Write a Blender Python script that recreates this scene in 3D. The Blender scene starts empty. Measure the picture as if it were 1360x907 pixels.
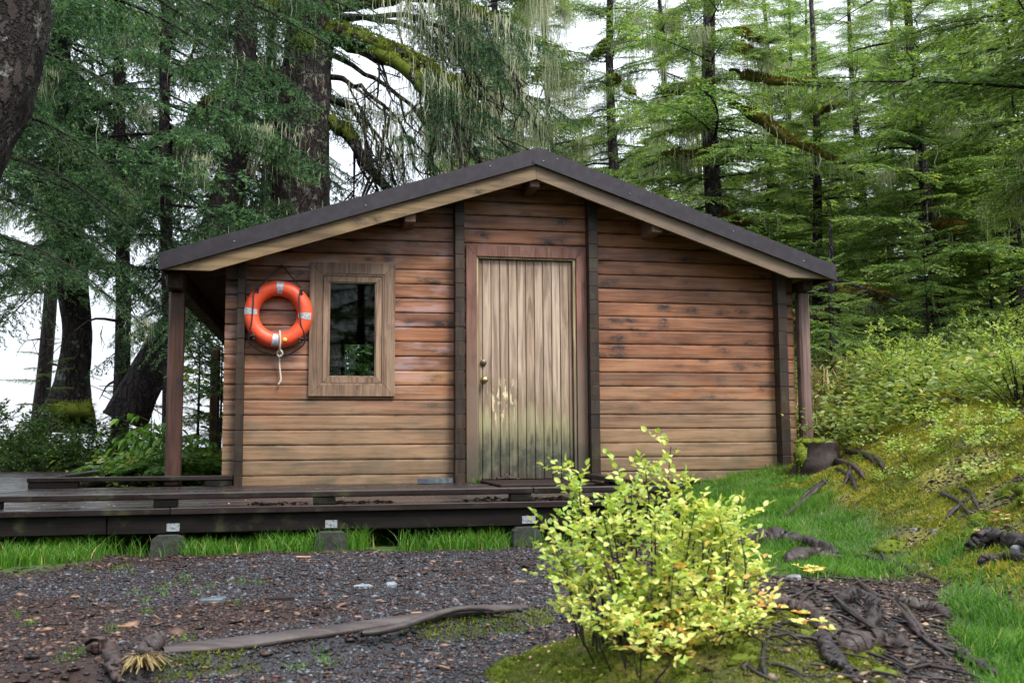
import bpy, math, random
import numpy as np
from mathutils import Matrix, Vector, Euler

SC = bpy.context.scene
COL = SC.collection
R = math.radians
random.seed(7)

# ------------------------------------------------------------------ camera numbers
F, PIT, YAW, ROL = 1333.0, R(5.425), R(10.917), R(-0.33)
CAM = np.array([-1.883, -9.087, 0.707])
DECK = 0.30

def ray(x, y):
    a = (x-680)/F; b = (y-453.5)/F
    cr, sr = math.cos(ROL), math.sin(ROL)
    u = a*cr+b*sr; v = -a*sr+b*cr
    cp, sp = math.cos(PIT), math.sin(PIT)
    yy = cp+v*sp; z = sp-v*cp
    cy, sy = math.cos(YAW), math.sin(YAW)
    return np.array([u*cy+yy*sy, -u*sy+yy*cy, z])

def at_y(x, y, Y):
    d = ray(x, y); return CAM+d*((Y-CAM[1])/d[1])

def at_d(x, y, dist):                       # point at a horizontal distance from the viewpoint
    d = ray(x, y); return CAM+d*(dist/math.hypot(d[0], d[1]))

# ------------------------------------------------------------------ noise + terrain
def _hash(i, j, s):
    h = (i.astype(np.int64)*374761393 + j.astype(np.int64)*668265263 + s*974711) & 0x7fffffff
    h = ((h ^ (h >> 13))*1274126177) & 0x7fffffff
    return ((h ^ (h >> 16)) & 0xffff)/65535.0

def vnoise(x, y, s=0):
    x = np.asarray(x, float); y = np.asarray(y, float)
    i = np.floor(x); j = np.floor(y); fx = x-i; fy = y-j
    fx = fx*fx*(3-2*fx); fy = fy*fy*(3-2*fy)
    i = i.astype(np.int64); j = j.astype(np.int64)
    a = _hash(i, j, s); b = _hash(i+1, j, s); c = _hash(i, j+1, s); d = _hash(i+1, j+1, s)
    return (a*(1-fx)+b*fx)*(1-fy)+(c*(1-fx)+d*fx)*fy

def fbm(x, y, s=0, o=4):
    r = 0; a = .5; t = 0
    for k in range(o):
        r = r+a*vnoise(x*2**k, y*2**k, s+k*13); t += a; a *= .5
    return r/t

def sst(x, a, b):
    t = np.clip((np.asarray(x, float)-a)/(b-a), 0, 1); return t*t*(3-2*t)

def foot(Y): return 1.42+(Y+2.87)*0.27
def log_side(X, Y):                         # >0 on the camera side of the edging timber
    return (-5.45+(X+2.375)*.46)-Y

def terrain(X, Y):
    X = np.asarray(X, float); Y = np.asarray(Y, float)
    z = -.03+.06*sst(Y, -4.2, -2.8)+.10*sst(Y, -1.5, 1.5)
    z = z-.07*sst(log_side(X, Y), -.02, .12)*sst(-X, .7, 1.1)
    # bank the yellow bush grows on
    z = z+.19*np.exp(-((X+.80)/.50)**2-((Y+6.05)/.55)**2)
    # grass rising to the right end of the cabin, mossy bank further right
    z = z+.33*sst(X, .5, 2.7)*sst(Y, -3.6, -.2)
    m = sst(X-foot(Y), -.1, 1.75)
    z = z+m*(.63+.12*fbm(X*.9, Y*.9, 5)-.42*sst(Y, -1.9, .1)*(1-sst(X, 3.0, 4.2)))*sst(-Y, -30, 3)
    z = z-.09*np.exp(-((X-2.60)/.50)**2-((Y+.75)/.55)**2)
    z = z+.19*np.exp(-((X+.05)/.42)**2-((Y+5.62)/.40)**2)+.17*m*(fbm(X*2.3, Y*2.3, 17, 3)-.5)
    z = z-.10*np.exp(-((X-.42)/.30)**2-((Y+5.45)/.35)**2)
    z = z+.035*np.clip(Y, 0, 60)*sst(X, 2.0, 5.0)
    # lower shore beyond the trees on the left
    z = z-4.2*sst(Y-.55*X, 17, 34)*sst(-X+.35*Y, -3, 6)
    z = z+(fbm(X*1.6, Y*1.6, 3)-.5)*.06+(fbm(X*7, Y*7, 9)-.5)*.025
    return z

def tz(x, y): return float(terrain(np.array([x]), np.array([y]))[0])

def at_ground(px, py):
    d = ray(px, py); t = np.linspace(2, 60, 6000)
    P = CAM[None]+d[None]*(t/math.hypot(d[0], d[1]))[:, None]
    below = P[:, 2] < terrain(P[:, 0], P[:, 1])
    k = int(np.argmax(below)) if below.any() else len(t)-1
    p = P[k].copy(); p[2] = tz(p[0], p[1]); return p

def spot(px, dist):
    p = at_d(px, 580, dist); return np.array([p[0], p[1], tz(p[0], p[1])])

# ------------------------------------------------------------------ node helper
class NT:
    def __init__(s, name, disp=False):
        s.m = bpy.data.materials.new(name); s.m.use_nodes = True
        s.t = s.m.node_tree; s.t.nodes.clear()
        s.out = s.t.nodes.new('ShaderNodeOutputMaterial')
    def n(s, typ, **kw):
        nd = s.t.nodes.new(typ)
        for k, v in kw.items():
            if k.startswith('_'): setattr(nd, k[1:], v)
        return nd
    def set(s, sock, v):
        if isinstance(v, bpy.types.NodeSocket): s.t.links.new(v, sock)
        elif v is not None:
            if sock.type == 'RGBA' and not hasattr(v, '__len__'): v = (v, v, v, 1)
            elif sock.type == 'RGBA' and len(v) == 3: v = (*v, 1)
            sock.default_value = v
    def obj(s): return s.n('ShaderNodeTexCoord').outputs['Object']
    def geo(s): return s.n('ShaderNodeNewGeometry').outputs['Position']
    def attr(s, name, out='Fac'):
        a = s.n('ShaderNodeAttribute'); a.attribute_name = name; return a.outputs[out]
    def map(s, v, scale=(1, 1, 1), loc=(0, 0, 0), rot=(0, 0, 0)):
        m = s.n('ShaderNodeMapping'); s.set(m.inputs[0], v)
        m.inputs['Scale'].default_value = scale; m.inputs['Location'].default_value = loc
        m.inputs['Rotation'].default_value = rot; return m.outputs[0]
    def noise(s, v, scale, detail=4, rough=.55, dist=0, col=False):
        m = s.n('ShaderNodeTexNoise'); s.set(m.inputs['Vector'], v)
        m.inputs['Scale'].default_value = scale; m.inputs['Detail'].default_value = detail
        m.inputs['Roughness'].default_value = rough; m.inputs['Distortion'].default_value = dist
        return m.outputs['Color' if col else 0]
    def voro(s, v, scale, feat='F1', out='Distance', rand=1):
        m = s.n('ShaderNodeTexVoronoi', _feature=feat); s.set(m.inputs['Vector'], v)
        m.inputs['Scale'].default_value = scale; m.inputs['Randomness'].default_value = rand
        return m.outputs[out]
    def math(s, op, a, b=None, c=None, clamp=False):
        m = s.n('ShaderNodeMath', _operation=op, _use_clamp=clamp)
        s.set(m.inputs[0], a)
        if b is not None: s.set(m.inputs[1], b)
        if c is not None: s.set(m.inputs[2], c)
        return m.outputs[0]
    def ramp(s, v, a, b, lo=0., hi=1.):          # smooth map range
        m = s.n('ShaderNodeMapRange', _interpolation_type='SMOOTHSTEP'); s.set(m.inputs[0], v)
        m.inputs[1].default_value = a; m.inputs[2].default_value = b
        m.inputs[3].default_value = lo; m.inputs[4].default_value = hi
        return m.outputs[0]
    def cramp(s, v, stops):
        m = s.n('ShaderNodeValToRGB'); s.set(m.inputs[0], v); e = m.color_ramp.elements
        while len(e) < len(stops): e.new(.5)
        for q, (p, c) in zip(e, stops): q.position = p; q.color = (*c, 1)
        return m.outputs[0]
    def mix(s, f, a, b, mode='MIX'):
        m = s.n('ShaderNodeMix', _data_type='RGBA', _blend_type=mode)
        s.set(m.inputs[0], f); s.set(m.inputs[6], a); s.set(m.inputs[7], b); return m.outputs[2]
    def sep(s, v):
        m = s.n('ShaderNodeSeparateXYZ'); s.set(m.inputs[0], v); return m.outputs
    def comb(s, x, y, z):
        m = s.n('ShaderNodeCombineXYZ'); s.set(m.inputs[0], x); s.set(m.inputs[1], y); s.set(m.inputs[2], z); return m.outputs[0]
    def bump(s, h, strength=.3, dist=.01):
        m = s.n('ShaderNodeBump'); s.set(m.inputs['Height'], h)
        m.inputs['Strength'].default_value = strength; m.inputs['Distance'].default_value = dist; return m.outputs[0]
    def pbr(s, col, rough=.6, normal=None, metal=0., spec=.5, trans=None, tcol=None, coat=None):
        p = s.n('ShaderNodeBsdfPrincipled')
        s.set(p.inputs['Base Color'], col); s.set(p.inputs['Roughness'], rough)
        s.set(p.inputs['Metallic'], metal); s.set(p.inputs['Specular IOR Level'], spec)
        if normal is not None: s.set(p.inputs['Normal'], normal)
        if coat is not None: s.set(p.inputs['Coat Weight'], coat)
        o = p.outputs[0]
        if trans:
            t = s.n('ShaderNodeBsdfTranslucent'); s.set(t.inputs[0], tcol if tcol is not None else col)
            x = s.n('ShaderNodeMixShader'); x.inputs[0].default_value = trans
            s.t.links.new(o, x.inputs[1]); s.t.links.new(t.outputs[0], x.inputs[2]); o = x.outputs[0]
        s.t.links.new(o, s.out.inputs[0]); return s.m

M = {}

def wood(name, cols, grain_axis=0, gscale=1., knots=.5, rough=(.4, .65), weather=None, bump=.25, spec=.4, dark=(.02, .015, .015)):
    """wood with grain along an axis; 'tone' attribute picks the board colour"""
    k = NT(name); P = k.obj(); tone = k.attr('tone')
    off = k.comb(k.math('MULTIPLY', tone, 37.1), k.math('MULTIPLY', tone, 91.7), k.math('MULTIPLY', tone, 53.3))
    va = k.n('ShaderNodeVectorMath', _operation='ADD'); k.set(va.inputs[0], P); k.set(va.inputs[1], off)
    V = va.outputs[0]
    sc = [22., 22., 22.]; sc[grain_axis] = 1.1
    G = k.map(V, tuple(q*gscale for q in sc))
    g1 = k.noise(G, 1.0, 6, .62, 1.2)
    g2 = k.noise(k.map(V, tuple(q*gscale*4 for q in sc)), 1.0, 3, .6, .3)
    base = k.cramp(tone, cols)
    c = k.mix(k.ramp(g1, .35, .68, 0, .9), base, k.mix(1., base, (.40, .34, .32), 'MULTIPLY'))
    c = k.mix(k.ramp(g2, .45, .75, 0, .45), c, k.mix(1., c, (1.45, 1.4, 1.35), 'MULTIPLY'))
    blotch = k.noise(V, 1.7, 3, .5)
    c = k.mix(k.ramp(blotch, .42, .68, 0, .5), c, k.mix(1., c, (.55, .5, .52), 'MULTIPLY'))
    h = k.math('ADD', k.math('MULTIPLY', g1, .7), k.math('MULTIPLY', g2, .5))
    if knots:
        ks = [9.5, 9.5, 9.5]; ks[grain_axis] = 3.8
        wob = k.noise(V, 9, 2, .5, 0, True)
        vm = k.n('ShaderNodeVectorMath', _operation='MULTIPLY_ADD'); k.set(vm.inputs[0], wob); vm.inputs[1].default_value = (.16, .0, .07)
        k.set(vm.inputs[2], V)
        d = k.voro(k.map(vm.outputs[0], tuple(ks)), 1.0)
        sel = k.ramp(k.noise(V, 2.3, 1), .40, .50)
        cr = k.ramp(k.noise(k.map(V, tuple(55. if i != grain_axis else 26. for i in range(3))), 1., 5, .75, .5), .36, .58)
        c = k.mix(k.math('MULTIPLY', k.math('MULTIPLY', k.ramp(d, .46, .16, 0, knots), cr), sel), c, dark)
        c = k.mix(k.math('MULTIPLY', k.ramp(d, .20, .10, 0, knots), sel), c, dark)
        c = k.mix(k.math('MULTIPLY', k.ramp(d, .75, .3, 0, knots*.30), sel), c, k.mix(1., c, (.45, .36, .36), 'MULTIPLY'))
    if weather: c = weather(k, c, P, V, g1)
    r = k.ramp(k.noise(V, 5, 3), .3, .7, rough[0], rough[1])
    M[name] = k.pbr(c, r, k.bump(h, bump, .004), spec=spec)
    return M[name]

def siding_weather_and_sheen(k, c, P, V, g1):
    s = k.sep(P)
    n = k.noise(k.map(P, (1.2, 1, 5)), 1.3, 4, .6)
    zz = k.math('ADD', s[2], k.math('MULTIPLY', k.math('SUBTRACT', n, .5), 1.5))
    # sun-bleached tan towards the foot of the wall
    f = k.ramp(zz, 1.55, .6, 0, .78)
    c = k.mix(f, c, k.mix(k.ramp(g1, .3, .75), (.30, .205, .125), (.145, .098, .06)))
    # damp stains and dirt that settle along the joints of the boards
    fr_ = k.math('FRACT', k.math('DIVIDE', k.math('SUBTRACT', s[2], .38), .1325))
    ed = k.math('MAXIMUM', k.ramp(fr_, .24, .0), k.ramp(fr_, .80, 1.0))
    c = k.mix(k.math('MULTIPLY', k.math('MULTIPLY', ed, k.ramp(k.noise(k.map(P, (3, 1, 9)), 1.6, 5, .65), .42, .66)), .75), c, k.mix(1., c, (.30, .24, .24), 'MULTIPLY'))
    c = k.mix(k.ramp(k.noise(k.map(P, (7, 1, 70)), 1.0, 5, .7), .55, .72, 0, .6), c, k.mix(1., c, (.40, .34, .32), 'MULTIPLY'))
    # violet sheen of sky on the wet left boards, painted into their colour
    pv = k.math('MULTIPLY', k.ramp(k.noise(k.map(P, (2.0, 1, 7)), 1.1, 3), .48, .66), k.ramp(s[0], .4, -.9))
    pv = k.math('MULTIPLY', pv, k.ramp(s[2], 1.0, 1.4))
    c = k.mix(k.math('MULTIPLY', pv, .55), c, (.42, .29, .29))
    # grey-green algae at the base
    a = k.math('MULTIPLY', k.ramp(zz, .85, .2), k.ramp(k.noise(P, 4, 4), .35, .65, .25, .9))
    c = k.mix(k.math('MULTIPLY', a, .75), c, (.065, .060, .034))
    return c

def door_weather(k, c, P, V, g1):
    s = k.sep(P)
    st = k.noise(k.map(P, (26, 1, 1.6)), 1.0, 5, .65)
    zz = k.math('ADD', s[2], k.math('MULTIPLY', k.math('SUBTRACT', st, .5), .9))
    c = k.mix(k.ramp(zz, 1.35, .95, 0, .7), c, k.mix(k.ramp(st, .35, .65), (.13, .095, .065), (.26, .19, .12)))
    c = k.mix(k.math('MULTIPLY', k.ramp(zz, .98, .80), k.ramp(zz, .55, .75)), c, k.mix(k.ramp(st, .4, .6), (.30, .27, .15), (.16, .15, .085)))
    c = k.mix(k.ramp(zz, .80, .55, 0, .95), c, k.mix(k.ramp(k.noise(P, 9, 5, .7), .4, .62), (.035, .042, .030), (.10, .105, .065)))
    c = k.mix(k.ramp(zz, .5, .3, 0, .9), c, (.045, .035, .028))
    # flakes of old cream paint
    fl = k.math('MULTIPLY', k.ramp(k.noise(k.map(P, (34, 1, 7)), 1, 5, .7), .53, .58), k.math('MULTIPLY', k.ramp(s[2], .75, .95), k.ramp(s[2], 1.32, 1.15)))
    fl = k.math('MULTIPLY', fl, k.math('MULTIPLY', k.ramp(s[0], -.40, -.28), k.ramp(s[0], -.05, -.16)))
    c = k.mix(fl, c, (.62, .53, .33))
    return c

def trim_weather(k, c, P, V, g1):
    s = k.sep(P)
    z = k.math('ADD', s[2], k.math('MULTIPLY', k.noise(P, 3, 4), .8))
    c = k.mix(k.ramp(z, 2.3, 1.5, 0, .75), c, k.mix(g1, (.115, .085, .065), (.20, .15, .105)))
    c = k.mix(k.ramp(z, 1.25, .75, 0, .85), c, (.05, .05, .035))
    return c

def barge_weather(k, c, P, V, g1):
    s = k.sep(P)
    return k.mix(k.ramp(k.math('ADD', s[0], k.math('MULTIPLY', k.noise(P, 2), .8)), -.2, 1.2, 0, .65), c, k.mix(g1, (.075, .055, .045), (.15, .11, .085)))

def algae_weather(k, c, P, V, g1):
    s = k.sep(P)
    a = k.ramp(k.noise(P, 6, 5), .56, .72)
    c = k.mix(k.math('MULTIPLY', a, .6), c, (.05, .055, .022))
    return c

wood('wall_wood', [(0, (.34, .142, .066)), (.3, (.21, .085, .042)), (.55, (.42, .19, .085)), (.8, (.26, .112, .064)), (1, (.46, .22, .10))],
     0, 1, .92, (.34, .6), siding_weather_and_sheen, .35, .5)
wood('column_wood', [(0, (.030, .018, .012)), (.5, (.046, .027, .016)), (1, (.024, .016, .012))], 2, 1, .2, (.4, .7), algae_weather)
wood('post_wood', [(0, (.062, .029, .020)), (1, (.085, .038, .026))], 2, 1, .8, (.4, .65))
wood('grey_post_wood', [(0, (.17, .11, .10)), (1, (.20, .13, .115))], 2, 1, .7, (.45, .7))
wood('door_wood', [(0, (.43, .33, .245)), (.35, (.34, .25, .185)), (.7, (.50, .40, .31)), (1, (.41, .31, .24))], 2, .9, .0, (.5, .75), door_weather, .3, .3)
wood('casing_wood', [(0, (.20, .095, .07)), (1, (.24, .115, .085))], 2, 1, .3, (.45, .7), trim_weather)
wood('window_wood', [(0, (.24, .16, .105)), (.5, (.275, .185, .125)), (1, (.31, .21, .14))], 2, 1.2, .25, (.45, .65))
wood('stop_wood', [(0, (.46, .36, .2)), (1, (.52, .42, .25))], 2, 1.5, .2, (.5, .7), trim_weather)
wood('barge_wood', [(0, (.21, .145, .07)), (1, (.23, .16, .085))], 0, .55, .6, (.5, .7), barge_weather)
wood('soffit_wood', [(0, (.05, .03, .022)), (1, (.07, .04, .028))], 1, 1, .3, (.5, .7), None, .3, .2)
wood('purlin_wood', [(0, (.20, .12, .09)), (1, (.24, .15, .11))], 1, 1, .2, (.5, .7))
wood('deck_wood', [(0, (.018, .012, .012)), (.5, (.026, .017, .017)), (1, (.020, .014, .015))], 0, 1, .25, (.22, .42), algae_weather, .3, .45)
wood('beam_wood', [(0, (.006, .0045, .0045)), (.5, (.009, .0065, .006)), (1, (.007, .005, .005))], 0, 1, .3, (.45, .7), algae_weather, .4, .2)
wood('mat_wood', [(0, (.020, .012, .011)), (1, (.025, .015, .013))], 0, 1, .1, (.5, .8), None, .3, .25)
wood('log_wood', [(0, (.045, .036, .035)), (1, (.065, .052, .05))], 0, .8, .5, (.4, .7), None, 1.)
wood('root_wood', [(0, (.013, .009, .010)), (.6, (.026, .018, .018)), (1, (.065, .042, .036))], 0, 2.4, .6, (.35, .7), algae_weather, 1., .4)
wood('stump_wood', [(0, (.026, .017, .015)), (1, (.055, .033, .027))], 2, 2.0, .8, (.5, .8), algae_weather, 1., .3)
wood('chip_wood', [(0, (.30, .16, .09)), (1, (.42, .26, .15))], 0, 2, .0, (.5, .7))

def simple(name, col, rough=.5, metal=0., nscale=0, ncol=None, bump=0, spec=.5, coat=None, lo=.4, hi=.65):
    k = NT(name); P = k.obj(); c = col; nm = None
    if nscale:
        g = k.noise(P, nscale, 5, .6)
        c = k.mix(k.ramp(g, lo, hi), col, ncol or tuple(q*.5 for q in col))
        if bump: nm = k.bump(g, bump, .01)
    M[name] = k.pbr(c, rough, nm, metal, spec, coat=coat)
    return M[name]

simple('roof_metal', (.022, .018, .024), .36, 0., 14, (.032, .027, .034), .05, .4)
simple('brass', (.55, .42, .18), .3, 1., 40, (.3, .22, .1))
simple('dark_bronze', (.10, .085, .06), .45, 1., 40, (.2, .17, .1))
simple('ring_orange', (.78, .085, .024), .48, 0, 9, (.58, .07, .03), .12)
simple('reflective_band', (.50, .51, .53), .35, .3, 60, (.3, .3, .33), .1)
simple('black_rope', (.012, .012, .014), .7, 0, 300, (.03, .03, .03), .4)
simple('white_rope', (.62, .58, .50), .8, 0, 260, (.4, .36, .3), .4)
simple('yellow_badge', (.75, .55, .08), .5)
simple('galvanised', (.30, .33, .36), .5, .3, 90, (.12, .13, .14), .1, lo=.52, hi=.62)
simple('concrete', (.016, .018, .017), .85, 0, 22, (.034, .038, .026), .6)
simple('slate', (.055, .07, .085), .5, 0, 18, (.10, .12, .14), .4)
simple('pale_slate', (.21, .24, .28), .5, 0, 18, (.13, .15, .18), .4)
simple('rot', (.028, .016, .012), .8, 0, 30, (.06, .035, .025), .8)
simple('stone', (.10, .10, .11), .6, 0, 14, (.24, .25, .27), .5)

# glass that lets the view through with a faint reflection
k = NT('window_glass')
tr = k.n('ShaderNodeBsdfTransparent'); tr.inputs[0].default_value = (.80, .86, .84, 1)
gl = k.n('ShaderNodeBsdfGlossy'); gl.inputs['Roughness'].default_value = .02
fr = k.n('ShaderNodeFresnel'); fr.inputs[0].default_value = 1.35
mx = k.n('ShaderNodeMixShader'); k.t.links.new(fr.outputs[0], mx.inputs[0]); k.t.links.new(tr.outputs[0], mx.inputs[1]); k.t.links.new(gl.outputs[0], mx.inputs[2])
k.t.links.new(mx.outputs[0], k.out.inputs[0]); M['window_glass'] = k.m

def bark(name, dark, mid, lich, lamt=.62, moss=None, mamt=.6):
    k = NT(name); P = k.obj()
    G = k.map(P, (9, 9, 2.2))
    wv = k.n('ShaderNodeVectorMath', _operation='MULTIPLY_ADD'); k.set(wv.inputs[0], k.noise(P, 7, 4, .6, 0, True)); wv.inputs[1].default_value = (1.6, 1.6, 1.6); k.set(wv.inputs[2], G)
    v = k.ramp(k.voro(wv.outputs[0], 1.5, 'DISTANCE_TO_EDGE'), .0, .22); g = k.noise(G, 1.5, 6, .65, .6)
    h = k.math('ADD', k.math('MULTIPLY', v, .8), g)
    c = k.mix(k.ramp(h, .35, 1.3), dark, mid)
    c = k.mix(k.ramp(k.noise(P, 5.5, 6, .72), lamt, lamt+.06, 0, .85), c, lich)
    if moss: c = k.mix(k.ramp(k.noise(P, 2.2, 5, .65), mamt, mamt+.1, 0, .9), c, moss)
    M[name] = k.pbr(c, .85, k.bump(h, 1., .03), spec=.2)
bark('spruce_bark', (.007, .006, .006), (.036, .028, .027), (.17, .18, .155), .57, (.05, .055, .012), .66)
bark('dark_bark', (.007, .005, .006), (.03, .023, .023), (.13, .12, .12), .64)
bark('hemlock_bark', (.014, .011, .013), (.07, .058, .062), (.24, .24, .22), .58, (.07, .075, .018), .70)
bark('limb_bark', (.008, .007, .006), (.03, .024, .02), (.14, .15, .10), .66, (.075, .085, .012), .60)

def leafmat(name, stops, rough=.5, trans=.35, tmul=(1.3, 1.35, .6), spec=.35, patch=None):
    k = NT(name); t = k.attr('tone'); c = k.cramp(t, stops)
    if patch:
        c = k.mix(k.ramp(k.noise(k.geo(), patch[0], 3), patch[1], patch[2]), c, k.mix(1., c, patch[3], 'MULTIPLY'))
    M[name] = k.pbr(c, rough, spec=spec, trans=trans, tcol=k.mix(1., c, tmul, 'MULTIPLY'))
leafmat('spruce_needles', [(0, (.020, .055, .028)), (.45, (.045, .115, .052)), (.8, (.10, .20, .09)), (1, (.17, .29, .11))], trans=.4)
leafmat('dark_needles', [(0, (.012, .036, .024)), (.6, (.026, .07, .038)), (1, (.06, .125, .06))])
leafmat('hemlock_needles', [(0, (.055, .115, .045)), (.4, (.125, .22, .075)), (.75, (.24, .34, .10)), (1, (.42, .48, .15))], trans=.5)
leafmat('hemlock_dark_needles', [(0, (.05, .10, .04)), (.5, (.12, .19, .062)), (1, (.25, .33, .09))], trans=.45)
leafmat('lichen', [(0, (.28, .30, .18)), (.5, (.45, .48, .32)), (1, (.62, .64, .46))], .9, .4, (1, 1, .9), .1)
leafmat('moss', [(0, (.09, .10, .018)), (.35, (.20, .22, .03)), (.65, (.36, .31, .04)), (1, (.42, .22, .045))], .9, .3, (1.1, 1.1, .6), .1)
leafmat('limb_moss', [(0, (.035, .042, .010)), (.5, (.10, .09, .016)), (1, (.20, .12, .025))], .9, .25, (1.1, 1.1, .6), .1)
leafmat('moss_green', [(0, (.06, .085, .014)), (.5, (.14, .18, .025)), (1, (.27, .29, .045))], .9, .3, (1.1, 1.1, .6), .1)
leafmat('bush_leaf', [(0, (.25, .40, .07)), (.35, (.50, .60, .15)), (.7, (.72, .72, .25)), (.88, (.78, .68, .20)), (1, (.70, .36, .10))], .42, .35, (1.1, 1.1, .5), .4)
leafmat('shrub_leaf', [(0, (.08, .13, .04)), (.5, (.18, .25, .07)), (.85, (.31, .35, .11)), (1, (.45, .34, .11))], .45, .4)
leafmat('pale_shrub_leaf', [(0, (.17, .26, .055)), (.5, (.30, .39, .10)), (.9, (.46, .48, .14)), (1, (.50, .33, .12))], .45, .4)
leafmat('thicket_leaf', [(0, (.022, .05, .014)), (.5, (.05, .105, .022)), (.85, (.11, .18, .035)), (1, (.17, .17, .03))], .4, .35)
leafmat('bright_leaf', [(0, (.06, .15, .03)), (.6, (.13, .25, .045)), (1, (.28, .36, .07))], .4, .45)
leafmat('fern_leaf', [(0, (.03, .08, .015)), (.6, (.06, .14, .02)), (1, (.12, .2, .03))], .5, .4)
leafmat('red_leaf', [(0, (.45, .06, .05)), (.5, (.55, .22, .16)), (1, (.35, .38, .09))], .5, .3, (1.1, 1, .8))
leafmat('grass', [(0, (.025, .085, .010)), (.45, (.065, .19, .016)), (.8, (.15, .31, .030)), (.92, (.27, .34, .07)), (1, (.42, .36, .15))], .45, .4, (1.2, 1.2, .5))
leafmat('dry_grass', [(0, (.20, .14, .055)), (.6, (.33, .25, .11)), (1, (.42, .36, .20))], .6, .35, (1, 1, .9))
leafmat('fallen_leaf', [(0, (.30, .13, .06)), (.5, (.50, .33, .13)), (1, (.58, .40, .34))], .6, .2, (1, 1, 1))

k = NT('pebble'); c = k.attr('col', 'Color')
g = k.noise(k.geo(), 160, 3)
M['pebble'] = k.pbr(k.mix(k.ramp(g, .3, .7, 0, .5), c, k.mix(1., c, (.55, .55, .55), 'MULTIPLY')), .48, k.bump(g, .3, .003), spec=.32)

k = NT('soil'); P = k.geo()
gw = k.attr('w_grass'); mw = k.attr('w_moss'); vw = k.attr('w_gravel')
g = k.noise(P, 14, 8, .7); g2 = k.noise(P, 90, 4, .7)
soil = k.mix(k.ramp(g, .3, .7), (.012, .007, .006), (.036, .019, .014))
soil = k.mix(k.ramp(g2, .5, .75, 0, .6), soil, (.06, .034, .025))
grav = k.mix(k.ramp(g2, .35, .7), (.016, .016, .019), (.05, .052, .06))
c = k.mix(vw, soil, grav)
c = k.mix(gw, c, k.mix(g, (.03, .06, .012), (.075, .13, .025)))
ms = k.mix(k.ramp(k.noise(P, 3, 5), .35, .65), (.08, .09, .016), (.22, .19, .028))
ms = k.mix(k.ramp(k.noise(P, 5, 5), .58, .68), ms, (.035, .02, .014))
c = k.mix(mw, c, ms)
M['soil'] = k.pbr(c, k.ramp(g2, .3, .7, .5, .85), k.bump(k.math('ADD', g, k.math('MULTIPLY', g2, .4)), .8, .03), spec=.35)

k = NT('water'); P = k.geo()
M['water'] = k.pbr((.12, .16, .19), .12, k.bump(k.noise(k.map(P, (.6, 2.5, 1)), 1, 4), .25, .05), spec=.5)

# ------------------------------------------------------------------ mesh building
def np_mesh(name, V, Fc, mat, tone=None, smooth=False, mi=None, attrs=None, col=None):
    """numpy verts + one face array (tris or quads) or a list of face arrays"""
    if not isinstance(Fc, (list, tuple)): Fc = [Fc]
    Fc = [np.asarray(f, np.int32) for f in Fc if len(f)]
    me = bpy.data.meshes.new(name)
    V = np.asarray(V, np.float32)
    me.vertices.add(len(V)); me.vertices.foreach_set('co', V.ravel())
    nl = sum(f.size for f in Fc); npoly = sum(len(f) for f in Fc)
    me.loops.add(nl); me.loops.foreach_set('vertex_index', np.concatenate([f.ravel() for f in Fc]))
    tot = np.concatenate([np.full(len(f), f.shape[1], np.int32) for f in Fc])
    st = np.concatenate([[0], np.cumsum(tot)[:-1]]).astype(np.int32)
    me.polygons.add(npoly); me.polygons.foreach_set('loop_start', st)
    try: me.polygons.foreach_set('loop_total', tot)
    except Exception: pass
    for m in (mat if isinstance(mat, (list, tuple)) else [mat]): me.materials.append(m)
    if mi is not None: me.polygons.foreach_set('material_index', np.asarray(mi, np.int32))
    if smooth: me.polygons.foreach_set('use_smooth', np.ones(npoly, bool))
    if tone is not None:
        a = me.attributes.new('tone', 'FLOAT', 'POINT'); a.data.foreach_set('value', np.asarray(tone, np.float32))
    for kk, vv in (attrs or {}).items():
        a = me.attributes.new(kk, 'FLOAT', 'POINT'); a.data.foreach_set('value', np.asarray(vv, np.float32))
    if col is not None:
        a = me.attributes.new('col', 'FLOAT_COLOR', 'POINT')
        a.data.foreach_set('color', np.concatenate([col, np.ones((len(col), 1))], 1).astype(np.float32).ravel())
    me.update(calc_edges=True)
    return me

def link(name, me, parent=None, world=True):
    o = bpy.data.objects.new(name, me); COL.objects.link(o)
    if parent is not None:
        o.parent = parent
        if world:                                                    # vertices are given in world space
            off = Vector((0, 0, 0)); q = parent
            while q is not None: off += q.location; q = q.parent
            o.location = -off
    return o

def tag(o, label=None, cat=None, group=None, kind=None):
    if label: o['label'] = label
    if cat: o['category'] = cat
    if group: o['group'] = group
    if kind: o['kind'] = kind
    return o

def thing(name, loc, label, cat, group=None):
    o = bpy.data.objects.new(name, None); COL.objects.link(o); o.location = tuple(float(q) for q in loc)
    o.empty_display_size = .1
    return tag(o, label, cat, group)

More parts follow.
